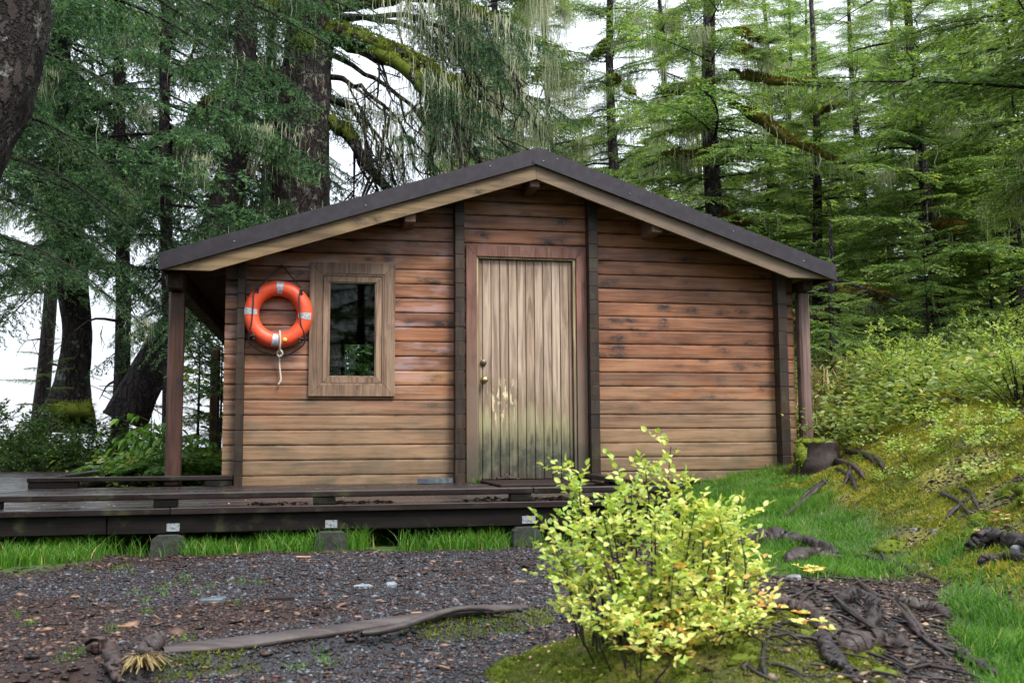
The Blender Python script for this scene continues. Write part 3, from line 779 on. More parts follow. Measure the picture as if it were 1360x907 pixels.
def bough(seed, L, kind):
    """one conifer bough along +X; returns a Geo of needles (mat 0) and twigs (mat 1)"""
    rng = np.random.default_rng(seed); g = Geo()
    if kind == 'hemlock': gap, ll, ang, sgap, sl, sw, droop, hang = .036, .40, 62, .030, .095, .030, .10, .20
    elif kind == 'spruce': gap, ll, ang, sgap, sl, sw, droop, hang = .055, .36, 58, .040, .105, .016, .22, .50
    else: gap, ll, ang, sgap, sl, sw, droop, hang = .030, .30, 55, .030, .075, .010, .25, .32   # fine, for boughs near the viewer
    n = int(L/gap); t = np.linspace(.10, 1, n)+rng.normal(0, .006, n)
    sway = rng.normal(0, .05)
    def main(t): return np.stack([L*t, L*sway*np.sin(t*3), L*(.06*t-droop*t*t*1.3+(.10*t**4 if kind == 'spruce' else 0))], -1)
    b = main(t); tan = nrm(main(t+.01)-main(t-.01))
    side = np.where(np.arange(n) % 2 == 0, 1., -1.)
    shape = np.minimum(1, (t+.12)/.35)*(1.02-t)**.75
    llen = L*ll*shape*rng.uniform(.55, 1.15, n)+.05
    a = R(ang)*rng.uniform(.8, 1.2, n)
    ld = np.cos(a)[:, None]*tan+(np.sin(a)*side)[:, None]*np.array([0, 1., 0])+np.stack([0*a, 0*a, rng.normal(-.05, .13, n)], -1)
    ld = nrm(ld)
    # lateral twigs
    m = np.maximum(3, (llen/sgap).astype(int)); idx = np.repeat(np.arange(n), m)
    s = (np.arange(m.sum())-np.repeat(np.cumsum(m)-m, m)+rng.uniform(0, .6, m.sum()))/np.repeat(m, m)
    s = np.clip(s, .03, 1)
    l = llen[idx]
    def lat(s): 
        p = b[idx]+ld[idx]*(l*s)[:, None]; p[:, 2] -= hang*l*s*s; return p
    sb = lat(s); stan = nrm(lat(s+.02)-lat(s-.02))
    sside = np.where(np.arange(len(s)) % 2 == 0, 1., -1.)
    up = np.array([0, 0, 1.]); sv = nrm(np.cross(up, stan))
    if kind == 'spruce':
        ra = rng.uniform(0, 2*math.pi, len(s)); vv = nrm(np.cross(stan, sv))
        side_v = np.cos(ra)[:, None]*sv+np.sin(ra)[:, None]*vv*.8
        sd = nrm(stan*.75+side_v*.75+np.array([0, 0, -.30]))
    else:
        sd = nrm(stan*.72+sv*sside[:, None]*.70+rng.normal(0, .10, (len(s), 3))+np.stack([0*s, 0*s, rng.normal(-.10, .26, len(s))], -1))
    slen = sl*rng.uniform(.6, 1.2, len(s))*(1.05-.45*s)
    tip = s > .93; sd[tip] = stan[tip]; slen[tip] *= 1.2
    tone = np.clip(rng.normal(.38, .17, len(s))+.30*(s > .72)+.10*(t[idx] > .8)+rng.normal(0, .08, n)[idx], 0, 1)
    if kind == 'hemlock':
        w = np.cross(sd, nrm(up+rng.normal(0, .60, (len(s), 3)))); w = nrm(w)*sw*.5
        Q = np.stack([sb, sb+sd*(slen*.4)[:, None]+w, sb+sd*slen[:, None], sb+sd*(slen*.4)[:, None]-w], 1)
        k = len(s); g.add(Q.reshape(-1, 3), np.arange(4*k).reshape(-1, 4), np.repeat(tone, 4), 0)
    else:
        nn = 7 if kind == 'spruce' else 9
        k = len(s); j = np.tile((np.arange(nn)+.3)/nn, k); q = np.repeat(np.arange(k), nn)
        base = sb[q]+sd[q]*(slen[q]*j)[:, None]
        rv = perp(sd[q], rng)
        if kind != 'spruce': rv[:, 2] = np.abs(rv[:, 2])*.4-.05; rv = nrm(rv)
        nd = nrm(sd[q]*.65+rv*.8); nl = (.040 if kind == 'spruce' else .022)*rng.uniform(.7, 1.2, len(q))
        w = perp(nd, rng)*(.0042 if kind == 'spruce' else .0018)
        if kind == 'spruce': w *= 1.9
        T = np.stack([base-w, base+w, base+nd*nl[:, None]], 1)
        g.add(T.reshape(-1, 3), np.arange(3*len(q)).reshape(-1, 3), np.repeat(np.clip(tone[q]+rng.normal(0, .08, len(q)), 0, 1), 3), 0)
        w = perp(sd, rng)*.002
        T = np.stack([sb-w, sb+w, sb+sd*slen[:, None]], 1); g.add(T.reshape(-1, 3), np.arange(3*k).reshape(-1, 3), .4, 1)
    # lateral stems and main stem
    e = b+ld*llen[:, None]; e[:, 2] -= hang*llen
    mid = b+ld*(llen*.5)[:, None]; mid[:, 2] -= hang*llen*.25
    for dv in (np.array([0, 0, 1.]), np.array([.7, 0, 0])):
        w = np.broadcast_to(dv, b.shape)*.004
        Q = np.stack([b-w, b+w, mid+w*.6, mid-w*.6], 1); g.add(Q.reshape(-1, 3), np.arange(4*n).reshape(-1, 4), .4, 1)
        T = np.stack([mid-w*.6, mid+w*.6, e], 1); g.add(T.reshape(-1, 3), np.arange(3*n).reshape(-1, 3), .4, 1)
    P = main(np.linspace(-.02, 1, 9)); V, Fq = tube_np(P, np.linspace(.014*L**.7, .003, 9), 4); g.add(V, Fq, .4, 1)
    return g

def xf(V, Mx): return V @ Mx[:3, :3].T+Mx[:3, 3]

BOUGHS = {kind: [bough(100+i*7+len(kind), 2.0, kind).arrays() for i in range(4)] for kind in ('hemlock', 'spruce')}

def bmat(pos, az, pitch, roll, sc):
    m = Matrix.Translation(pos) @ Euler((0, 0, az)).to_matrix().to_4x4() @ Euler((roll, -pitch, 0)).to_matrix().to_4x4() @ Matrix.Scale(sc, 4)
    return np.array(m)

def put_bough(g, kind, rng, pos, az, pitch, sc, dt=0.):
    V, T, Q, tone, mi = BOUGHS[kind][rng.integers(len(BOUGHS[kind]))]
    A = bmat(tuple(pos), az, pitch, rng.normal(0, .18), sc)
    if rng.random() < .5: V = V*np.array([1, -1, 1])
    V = xf(V, A); tn = np.clip(tone+dt, 0, 1)
    nt = len(T); n0 = g.n
    g.V.append(V); g.tone.append(tn)
    if nt: g.T.append(T+n0); g.mt.append(mi[:nt])
    if len(Q): g.Q.append(Q+n0); g.mq.append(mi[nt:])
    g.n += len(V)

def lichen_geo(g, pts, rng, n, lmin, lmax, w=.010, spread=.12):
    """beards of hanging lichen below the given points"""
    pts = np.asarray(pts); q = rng.integers(0, len(pts), n); p = pts[q]+rng.normal(0, spread, (n, 3))*np.array([1, 1, .35])
    L = rng.uniform(lmin, lmax, n)*rng.uniform(.4, 1, n)
    a = rng.uniform(0, math.pi, n); wv = np.stack([np.cos(a), np.sin(a), 0*a], -1)*(w*rng.uniform(.4, 1.3, n))[:, None]
    rows = []
    for i, f in enumerate((0, .3, .65, 1.)):
        c = p+np.stack([rng.normal(0, .02, n)*(i > 0), rng.normal(0, .02, n)*(i > 0), -L*f], -1)
        ww = wv*(.7, 1., .7, .1)[i]; rows += [c-ww, c+ww]
    V = np.stack(rows, 1).reshape(-1, 3); b = np.arange(n)[:, None]*8
    Fq = np.concatenate([b+np.array([[2*i, 2*i+1, 2*i+3, 2*i+2]]) for i in range(3)])
    g.add(V, Fq, np.repeat(np.clip(rng.normal(.45, .2, n), 0, 1), 8))

def moss_lump(g, c, rx, ry, rz, rng, fuzz=180, az=0., tone=.5):
    """a cushion of moss with a fuzzy surface"""
    m, n = 8, 12
    th = np.linspace(.05, math.pi-.05, m); ph = np.linspace(0, 2*math.pi, n, endpoint=False)
    T, P = np.meshgrid(th, ph, indexing='ij')
    d = np.stack([np.sin(T)*np.cos(P), np.sin(T)*np.sin(P), np.cos(T)], -1)
    k = 1+.9*(vnoise(d[..., 0]*2+c[0]*9, d[..., 1]*2+d[..., 2]*1.7+c[2]*7, 3)-.5)
    rot = np.array([[math.cos(az), -math.sin(az), 0], [math.sin(az), math.cos(az), 0], [0, 0, 1]])
    S = np.array([rx, ry, rz])
    V = ((d*k[..., None]*S).reshape(-1, 3)) @ rot.T+c
    i = np.arange(m-1)[:, None]*n; j = np.arange(n)[None]; j2 = (j+1) % n
    g.add(V, np.stack([i+j, i+j2, i+n+j2, i+n+j], -1).reshape(-1, 4), np.clip(tone-.15+.3*(d[..., 2].ravel() > .2), 0, 1))
    q = rng.integers(0, len(V), fuzz); dd = nrm(nrm(V[q]-c)+rng.normal(0, .5, (fuzz, 3)))
    b = V[q]+rng.normal(0, .12, (fuzz, 3))*min(rx, ry, rz); l = np.clip(.55*min(rx, ry, rz), .012, .05)*rng.uniform(.5, 1.3, fuzz); w = perp(dd, rng)*(.2*l)[:, None]
    Tq = np.stack([b-w, b+w, b+dd*l[:, None]], 1)
    g.add(Tq.reshape(-1, 3), np.arange(3*fuzz).reshape(-1, 3), np.repeat(np.clip(rng.normal(tone+.1, .2, fuzz), 0, 1), 3))

def moss_wrap(g, Pl, rad, i0, i1, rng, n=1500, tone=.4):
    """ragged mat of moss over the upper side of a limb"""
    P = Pl[i0:i1]; r = rad[i0:i1]; m = len(P)
    u = rng.uniform(0, m-1.01, n); k = u.astype(int); f = (u-k)[:, None]
    keep = rng.random(n) < .25+.9*vnoise(u*.9, 0*u, int(tone*100)); c = P[k]*(1-f)+P[k+1]*f
    t = nrm(P[k+1]-P[k]); s = nrm(np.cross(t, [0, 0, 1.])); up = np.cross(s, t)
    a = rng.normal(0, .85, n); d = np.sin(a)[:, None]*s+np.cos(a)[:, None]*up
    thick = r[k]*(.95+.55*vnoise(u*1.7, a*1.2, 5))
    b = (c+d*thick[:, None])[keep]; d = nrm(d+rng.normal(0, .5, d.shape))[keep]; q = len(b)
    l = rng.uniform(.02, .065, q); w = perp(d, rng)*(l*.38)[:, None]
    g.add(np.stack([b-w, b+w, b+d*l[:, None]], 1).reshape(-1, 3), np.arange(3*q).reshape(-1, 3), np.repeat(np.clip(rng.normal(tone, .2, q), 0, 1), 3))
    V, Fq = tube_np(P+np.array([0, 0, .012]), r*1.08, 8, .3, rng); g.add(V, Fq, tone-.2)

def leaves_geo(g, base, d, ln, wd, rng, tone, nup=None, fold=.25, curl=.2):
    """folded, pointed leaves; base (n,3), direction (n,3), length, width"""
    n = len(base); up = np.array([0, 0, 1.]) if nup is None else nup
    upv = nrm(np.broadcast_to(up, d.shape)+rng.normal(0, .45, (n, 3)))
    s = nrm(np.cross(d, upv)); nn = np.cross(s, d)
    ln = np.broadcast_to(ln, (n,))[:, None]; wd = np.broadcast_to(wd, (n,))[:, None]
    f = fold*wd
    P0 = base; c1 = base+d*ln*.33-nn*curl*ln*.04; c2 = base+d*ln*.68-nn*curl*ln*.18; P3 = base+d*ln-nn*curl*ln*.42
    r1 = c1+s*wd*.46+nn*f; l1 = c1-s*wd*.46+nn*f; r2 = c2+s*wd*.40+nn*f*.8; l2 = c2-s*wd*.40+nn*f*.8
    V = np.stack([P0, c1, c2, P3, r1, r2, l1, l2], 1).reshape(-1, 3); b = np.arange(n)[:, None]*8
    g.add(V, np.concatenate([b+np.array([[1, 4, 5, 2]]), b+np.array([[6, 1, 2, 7]])]), np.repeat(tone, 8))
    # triangles share the vertices just added
    T = np.concatenate([b+np.array([[0, 4, 1]]), b+np.array([[0, 1, 6]]), b+np.array([[2, 5, 3]]), b+np.array([[7, 2, 3]])])
    g.T.append(T+(g.n-len(V))); g.mt.append(np.zeros(len(T), int))

def shrub_geo(seed, Rad, H, stems, twigs, lpt, ll, lw, tone_mu=.4, tone_sd=.2, droop=.3, base_r=.12, lean=(0, 0), hmin=.35):
    """leafy shrub around the origin: returns (leaf Geo, stem Geo)"""
    rng = np.random.default_rng(seed); gl = Geo(); gs = Geo()
    for i in range(stems):
        az = rng.uniform(0, 2*math.pi); rr = Rad*math.sqrt(rng.uniform(.02, 1)); h = H*rng.uniform(hmin, 1)*(1-.45*(rr/Rad)**2)
        p0 = np.array([math.cos(az)*base_r*rr/Rad, math.sin(az)*base_r*rr/Rad, -.03]); p3 = np.array([math.cos(az)*rr+lean[0]*h, math.sin(az)*rr+lean[1]*h, h])
        p1 = p0*.6+p3*.4+np.array([0, 0, h*.22]); p1[:2] += rng.normal(0, .08*Rad, 2)
        P = spline([p0, p1, p3], 9); V, Fq = tube_np(P, np.linspace(.0045, .0018, 9)*(H/.6)**.6, 4); gs.add(V, Fq, rng.random())
        k = twigs
        tt = np.clip(rng.uniform(.30, 1.0, k)**.8, 0, 1); tt[0] = 1
        for t in tt:
            f = t*8; a = min(int(f), 7); p = P[a]+(P[a+1]-P[a])*(f-a); tan = nrm((P[a+1]-P[a])[None])[0]
            out = rng.normal(0, 1, 3); out[2] = abs(out[2])*.5; out = nrm(out[None])[0]
            d = nrm((tan*.55+out)[None])[0]; tl = ll*rng.uniform(1.6, 4.2)
            e = p+d*tl+np.array([0, 0, -droop*tl*.3])
            w = np.array([.0012, .0012, 0])*(H/.6)**.5
            gs.add([p-w, p+w, e], [(0, 1, 2)], .6)
            m = lpt; s = np.linspace(.25, 1, m); b = p+np.outer(s, e-p)
            sd = np.where(np.arange(m) % 2, 1., -1.); sv = np.cross(d, [0, 0, 1.]); sv = sv/(np.linalg.norm(sv)+1e-6)
            dd = nrm(d*.6+sv*sd[:, None]*.9+rng.normal(0, .3, (m, 3))+np.array([0, 0, -.05])); dd[-1] = d
            leaves_geo(gl, b, dd, ll*rng.uniform(.6, 1.15, m), lw*rng.uniform(.7, 1.1, m), rng, np.clip(rng.normal(tone_mu, tone_sd, m)+rng.normal(0, .08), 0, 1))
    return gl, gs

def shrub(name, pos, rotz, meshes, label, cat='shrub', group=None, sc=1.0):
    r = thing(name, pos, label, cat, group); r.rotation_euler[2] = rotz; r.scale = (sc,)*3
    a = link('foliage', meshes[0], r, False); b = link('stems', meshes[1], r, False); return r

# ------------------------------------------------------------------ trees
def trunk_np(P, rad, seg=20, amp=.10, seed=0, flare=0.):
    """trunk with ridged bark and an optional root flare"""
    n = len(P); V, Fq = tube_np(P, rad, seg); V = V.reshape(n, seg, 3); c = P[:, None]
    th = np.linspace(0, 2*math.pi, seg, endpoint=False)[None]; s = np.linspace(0, n*.5, n)[:, None]
    k = 1+amp*(fbm(np.cos(th)*2.2+5+0*s, np.sin(th)*2.2+s*.35+seed, seed, 3)-.5)*2+amp*.5*(vnoise(th*3.2+0*s, s*1.3, seed+3)-.5)
    if flare:
        f = np.exp(-np.linspace(0, 1, n)*9)[:, None]; k = k+flare*f*(.55+.45*np.cos(th*5+seed))
    V = c+(V-c)*k[..., None]
    return V.reshape(-1, 3), Fq

def crown_mesh(name, seed, kind, H, h0, Lmax, nb, mats, prof=.75, pitch=(-.12, .22), sparse=0.):
    rng = np.random.default_rng(seed); g = Geo(); anchors = []
    for i in range(nb):
        f = ((i+rng.uniform(0, 1))/nb); h = h0+(H-h0)*f
        az = i*2.4+rng.normal(0, .5)
        L = Lmax*((1-f)**prof)*rng.uniform(.38, 1.25)+.25
        if f < .12: L *= rng.uniform(.4, .9)
        if rng.random() < sparse: continue
        pt = rng.uniform(*pitch)-.15*(1-f)+.35*f*f+rng.normal(0, .11)
        put_bough(g, kind, rng, (0, 0, h), az, pt, L/2., rng.normal(0, .07))
        if rng.random() < .5 and L > 1.2:
            az2 = az+rng.normal(0, .35); put_bough(g, kind, rng, (math.cos(az)*L*.25, math.sin(az)*L*.25, h+.02), az2, pt-.1, L/2.*.7, rng.normal(0, .07))
        for q in (.4, .6, .8): anchors.append((math.cos(az)*L*q, math.sin(az)*L*q, h+L*q*math.sin(pt)-.06*L*q))
    return g.mesh(name, mats), np.array(anchors)

def hang_mesh(name, seed, anchors, n, lmin, lmax, w=.010, spread=.14, zmax=12):
    rng = np.random.default_rng(seed); g = Geo(); a = anchors[anchors[:, 2] < zmax]
    # lichen gathers in beards: a few anchors carry most strands
    pick = a[rng.integers(0, len(a), max(4, len(a)//3))]; few = pick[:max(3, len(pick)//6)]
    lichen_geo(g, pick, rng, n, lmin, lmax, w, spread); lichen_geo(g, few, rng, int(n*1.6), lmin, lmax*1.1, w*.8, .09); return g.mesh(name, [M['lichen']])

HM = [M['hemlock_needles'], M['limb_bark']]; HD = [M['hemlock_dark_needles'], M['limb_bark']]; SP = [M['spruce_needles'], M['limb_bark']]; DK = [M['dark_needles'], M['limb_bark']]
CR = {}
def reg(key, *a, hang=None, **kw):
    me, an = crown_mesh('crown', *a, **kw); CR[key] = (me, hang_mesh('hanging_lichen', a[0]+5, an, *hang) if hang else None)
reg('hemA', 11, 'hemlock', 15.5, 1.5, 2.7, 160, HM, hang=(900, .15, .7, .006))
reg('hemB', 12, 'hemlock', 16.5, 2.2, 2.5, 155, HM, hang=(900, .15, .6, .006), sparse=.12)
reg('hemC', 13, 'hemlock', 14.5, 1.0, 2.5, 150, HM, hang=(500, .1, .5, .006))
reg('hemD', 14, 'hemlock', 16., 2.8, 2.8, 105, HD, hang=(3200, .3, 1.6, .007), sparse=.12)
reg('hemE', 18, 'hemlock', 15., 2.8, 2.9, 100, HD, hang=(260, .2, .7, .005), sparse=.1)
reg('hemSmall', 15, 'hemlock', 2.0, .12, .75, 46, HM, prof=.9)
reg('spA', 21, 'spruce', 15., 3.3, 2.9, 78, SP, hang=(320, .15, .6, .006), pitch=(-.45, .02))
reg('spB', 22, 'spruce', 16., 4.4, 2.7, 66, SP, hang=(380, .2, .7, .006), pitch=(-.4, .1))
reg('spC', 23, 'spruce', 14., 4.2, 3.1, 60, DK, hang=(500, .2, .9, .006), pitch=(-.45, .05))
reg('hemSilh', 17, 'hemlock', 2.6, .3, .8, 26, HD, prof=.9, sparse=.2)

MOSSY = {}
def moss_clumps(name, seed, spots):
    rng = np.random.default_rng(seed); g = Geo()
    for x, y, z, rx, rz, az in spots: moss_lump(g, np.array([x, y, z]), rx, rx*.6, rz, rng, 520, az, rng.uniform(.3, .8))
    return g.mesh(name, [M['limb_moss']])

def tree(name, pos, H, r0, key, label, cat, group=None, rotz=0., sc=1., barkm='hemlock_bark', lean=(0, 0), stubs=8, seed=1, moss=0, bare_to=None):
    t = thing(name, pos, label, cat, group)
    rng = np.random.default_rng(seed); g = Geo()
    hs = np.linspace(-.3, H, 34); wob = .11
    P = np.stack([lean[0]*hs+wob*np.sin(hs*.5+seed), lean[1]*hs+wob*np.cos(hs*.43+seed*2), hs], -1)
    V, Fq = trunk_np(P, r0*np.clip(1-hs/(H*1.08), .05, 1)**.75, 16, .12, seed, .3); g.add(V, Fq, .5)
    msp = []
    for i in range(stubs):                                       # bare broken limbs under the crown
        h = rng.uniform(.8, H*.7); az = rng.uniform(0, 6.28); l = rng.uniform(.4, 1.6)
        i0 = np.argmin(abs(hs-h)); b = P[i0]; d = np.array([math.cos(az), math.sin(az), rng.uniform(-.35, .1)])
        Pl = spline([b, b+d*l*.5+rng.normal(0, .05, 3), b+d*l+np.array([0, 0, -.12*l])+rng.normal(0, .08, 3)], 8)
        Vl, Fl = tube_np(Pl, np.linspace(.035, .006, 8)*(.6+r0*2), 5); g.add(Vl, Fl, .5)
        for q in range(4):
            u = Pl[rng.integers(3, 8)]; e = u+d*.3*rng.uniform(.3, 1)+rng.normal(0, .18, 3)+np.array([0, 0, -.1])
            Vt, Ft = tube_np(np.array([u, (u+e)/2+rng.normal(0, .02, 3), e]), [.008, .006, .002], 3); g.add(Vt, Ft, .5)
        if i < moss:
            for q in (.25, .5, .7):
                if rng.random() < .85: c = Pl[int(q*7)]; msp.append((c[0], c[1], c[2]+.01, rng.uniform(.10, .22), rng.uniform(.06, .11), az))
    link('trunk', g.mesh('trunk', [M[barkm]], True), t, False)
    if key:
        me, hg = CR[key]
        c = link('crown', me, t, False); c.rotation_euler[2] = rotz; c.scale = (sc, sc, sc*(H/(15.5 if 'Small' not in key and 'Silh' not in key else 2.0)))
        if hg: h = tag(link('hanging_lichen', hg, t, False), kind='stuff'); h.rotation_euler[2] = rotz; h.scale = c.scale
    if msp: link('moss_clumps', moss_clumps('moss_clumps', seed, msp), t, False)
    return t

# --- the great mossy spruce behind the cabin
D1 = 17.0
base = spot(404, D1)
big = thing('spruce_tree', base, 'massive lichen-crusted spruce with mossy drooping limbs behind the left half of the roof', 'tree')
def rel(px, py, dd=0.): return at_d(px, py, D1+dd)-base
g = Geo(); rng = np.random.default_rng(77)
P = spline([rel(402, 575)-np.array([0, 0, .4]), rel(401, 420), rel(400, 280), rel(404, 140), rel(410, 40), rel(416, -120), rel(420, -420)], 40)
V, Fq = trunk_np(P, np.interp(np.linspace(0, 6, 40), [0, 1, 2, 3, 4, 5, 6], [.74, .58, .52, .46, .40, .34, .2]), 28, .16, 5, .4); g.add(V, Fq)
LIMBS = []
def limb(pts, r0, r1, n=22):
    Pl = spline([rel(*p) for p in pts], n); Pl += rng.normal(0, .018, Pl.shape)
    Vl, Fl = tube_np(Pl, np.linspace(r0, r1, n), 9, .16, rng); g.add(Vl, Fl); LIMBS.append((Pl, np.linspace(r0, r1, n))); return Pl
la = limb([(425, 45, 0), (470, 50, -.5), (530, 72, -.8), (580, 100, -1.), (620, 140, -1.2), (640, 175, -1.3)], .17, .06)
lb = limb([(432, 48, 0), (520, 80, -.9), (575, 130, -1.2), (620, 180, -1.4), (650, 235, -1.5)], .13, .035)
lc = limb([(438, 160, 0), (462, 180, -.4), (490, 222, -.6), (520, 255, -.7), (545, 275, -.7)], .12, .05)
ld = limb([(395, 95, 0), (350, 108, -.4), (312, 120, -.6), (285, 132, -.7), (258, 160, -.8), (235, 190, -.9)], .14, .03)
le = limb([(425, 12, 0), (500, 2, -.6), (560, -5, -.8), (620, 10, -1.), (680, 40, -1.2)], .13, .05)
for q, pts in enumerate(([(436, 100, 0), (470, 112, -.5), (520, 150, -.8), (555, 205, -1.)], [(434, 70, 0), (480, 95, .3), (540, 135, .4), (590, 200, .4), (612, 260, .4)], [(436, 130, 0), (475, 150, -.3), (505, 185, -.4), (530, 225, -.4)], [(428, 20, 0), (520, 30, .4), (610, 70, .5), (690, 130, .5), (720, 190, .5)], [(440, 30, 0), (540, 22, -.4), (640, 60, -.7), (700, 110, -.8)], [(388, 150, 0), (350, 170, -.3), (310, 215, -.5)])):
    limb(pts, .055, .012, 16)
lf = limb([(392, 20, 0), (340, 8, -.5), (290, 0, -.8), (230, 20, -1.)], .11, .03)
dead = Geo()
def dead_twigs(p, d, l, r, depth):
    e = p+d*l; m = (p+e)/2+rng.normal(0, .06*l, 3)
    Vt, Ft = tube_np(spline([p, m, e], 5), np.linspace(r, r*.5, 5), 4); dead.add(Vt, Ft, .5)
    if depth:
        for q in range(rng.integers(2, 4)):
            dd = nrm((d+rng.normal(0, .55, 3)+np.array([0, 0, -.25]))[None])[0]; s = rng.uniform(.4, 1)
            dead_twigs(p+(e-p)*s, dd, l*rng.uniform(.45, .75), r*.55, depth-1)
for Pl, cnt in ((lb, 11), (lc, 10), (la, 7), (ld, 7), (lf, 3), *[(q_[0], 6) for q_ in LIMBS[5:11]]):
    for q in range(cnt):
        i = rng.integers(4, len(Pl)-1); d = nrm((Pl[i+1]-Pl[i])[None])[0]*.5+np.array([rng.normal(0, .35), rng.normal(0, .3), -.75])
        dead_twigs(Pl[i], nrm(d[None])[0], rng.uniform(.6, 1.1), .026, 3)
link('trunk', g.mesh('trunk', [M['spruce_bark']], True), big, False)
link('dead_branches', dead.mesh('dead_branches', [M['limb_bark']], True), big, False)
g = Geo()
for q, a, b, n in ((0, 1, 20, 3600), (3, 3, 18, 2200), (4, 1, 20, 2600), (1, 1, 12, 900), (2, 0, 8, 400), (11, 2, 16, 1200)):
    moss_wrap(g, LIMBS[q][0], LIMBS[q][1], a, b, rng, n, rng.uniform(.25, .5))
for px, py, s in ((618, 140, .16), (600, 112, .14), (640, 160, .13), (404, 55, .17)):
    moss_lump(g, rel(px, py, -1.1), s, s*.7, s*.8, rng, 700, 0, .35)
link('moss_clumps', g.mesh('moss_clumps', [M['moss_green']]), big, False)
g = Geo(); an = []
for (Pl, _), cnt, a in zip(LIMBS, (14, 4, 0, 9, 14, 2, 3, 1, 8, 8, 2, 10), (10, 12, 0, 10, 8, 9, 8, 8, 6, 6, 6, 6)):
    for q in range(cnt):
        i = rng.integers(a, len(Pl)-1); d = Pl[i]-Pl[i-2]; az = math.atan2(d[1], d[0])+rng.choice([-1, 1])*rng.uniform(.2, 1.3)
        L = rng.uniform(.8, 1.9); put_bough(g, 'spruce', rng, Pl[i], az, rng.uniform(-.9, -.2), L/2, rng.normal(-.08, .08)); an.append(Pl[i]+np.array([math.cos(az), math.sin(az), -.5])*L*.4); an.append(Pl[i])
hts = np.linspace(4.5, 17, 46)
for h in hts:                                                      # the crown above and around
    az = rng.uniform(0, 6.28); L = rng.uniform(1.2, 3.2)*(1-h/22)
    if h < 6.5 and math.sin(az) < -.2 and -.4 < math.cos(az) < .9: continue
    p = P[np.argmin(abs(P[:, 2]-h))]; put_bough(g, 'spruce', rng, p, az, rng.uniform(-.6, 0), L/2, rng.normal(-.05, .08)); an.append(p+np.array([math.cos(az), math.sin(az), -.3])*L*.6)
for px, py in ((385, 265), (420, 200), (375, 215), (430, 225), (440, 262), (360, 240)):
    p = rel(px, py, -.5); put_bough(g, 'spruce', rng, p, rng.uniform(-2.6, -.5), -.4, .32, .1)
link('crown', g.mesh('crown', SP), big, False)
g = Geo(); an = np.array(an); an = an[an[:, 2] < 9]
lichen_geo(g, an, rng, 2200, .2, 1.1, .006, .16); lichen_geo(g, np.concatenate([la[8:], lb[8:16], le[6:]]+[q_[0][5:] for q_ in LIMBS[5:11]]), rng, 2000, .25, 1.2, .006, .14)
lichen_geo(g, P[8:24]+np.array([0, -.45, 0]), rng, 160, .1, .5, .010, .25)
tag(link('hanging_lichen', g.mesh('hanging_lichen', [M['lichen']]), big, False), kind='stuff')

# --- leaning trunk and the one left of it
D2 = 15.5; base = spot(178, D2); base[2] -= .1
lt = thing('spruce_tree', base, 'dark spruce whose swollen trunk leans right from the shore towards the left porch', 'tree'); rel2 = lambda px, py, dd=0.: at_d(px, py, D2+dd)-base
g = Geo(); P2 = spline([rel2(165, 560), rel2(192, 505), rel2(215, 462), rel2(243, 415), rel2(280, 320), rel2(308, 220), rel2(322, 120), rel2(330, 0), rel2(335, -200)], 36)
V, Fq = trunk_np(P2, np.interp(np.linspace(0, 8, 36), [0, 1, 2, 3, 5, 8], [.30, .27, .25, .24, .20, .12]), 20, .14, 8, .0); g.add(V, Fq); link('trunk', g.mesh('trunk', [M['dark_bark']], True), lt, False)
g = Geo(); an = []
for q in range(58):
    i = rng.integers(13, 36); az = rng.uniform(0, 6.28); L = rng.uniform(.9, 2.3)
    if P2[i][2] < 2.6 and math.cos(az) > -.2: continue
    put_bough(g, 'spruce', rng, P2[i], az, rng.uniform(-.55, .0), L/2, rng.normal(0, .08)); an.append(P2[i]+np.array([math.cos(az), math.sin(az), -.3])*L*.6)
link('crown', g.mesh('crown', SP), lt, False)
g = Geo(); lichen_geo(g, np.array(an), rng, 450, .2, .7, .006, .15); tag(link('hanging_lichen', g.mesh('hanging_lichen', [M['lichen']]), lt, False), kind='stuff')

D3 = 19.0; base = spot(98, D3); base[2] -= .1
lt = thing('spruce_tree', base, 'spruce with thick rough trunk and mossy foot on the shore above the side walk', 'tree'); rel3 = lambda px, py, dd=0.: at_d(px, py, D3+dd)-base
g = Geo(); P3 = spline([rel3(90, 575), rel3(97, 500), rel3(103, 440), rel3(98, 380), rel3(90, 250), rel3(82, 100), rel3(80, -60)], 34)
V, Fq = trunk_np(P3, np.interp(np.linspace(0, 6, 34), [0, 1, 2, 3, 4, 6], [.42, .26, .25, .25, .21, .13]), 22, .16, 4, .4); g.add(V, Fq); link('trunk', g.mesh('trunk', [M['spruce_bark']], True), lt, False)
g = Geo(); an = []
for q in range(84):
    i = rng.integers(18, 34); az = rng.uniform(0, 6.28); L = rng.uniform(1., 2.9)
    put_bough(g, 'spruce', rng, P3[i], az, rng.uniform(-.55, .0), L/2, rng.normal(.02, .08)); an.append(P3[i]+np.array([math.cos(az), math.sin(az), -.3])*L*.6)
link('crown', g.mesh('crown', SP), lt, False)
g = Geo(); lichen_geo(g, np.array(an), rng, 400, .15, .6, .006, .15); tag(link('hanging_lichen', g.mesh('hanging_lichen', [M['lichen']]), lt, False), kind='stuff')
g = Geo(); moss_lump(g, rel3(100, 548, -1.5), .36, .26, .17, rng, 900, .4, .25); link('mossy_foot', g.mesh('mossy_foot', [M['moss_green']]), lt, False)

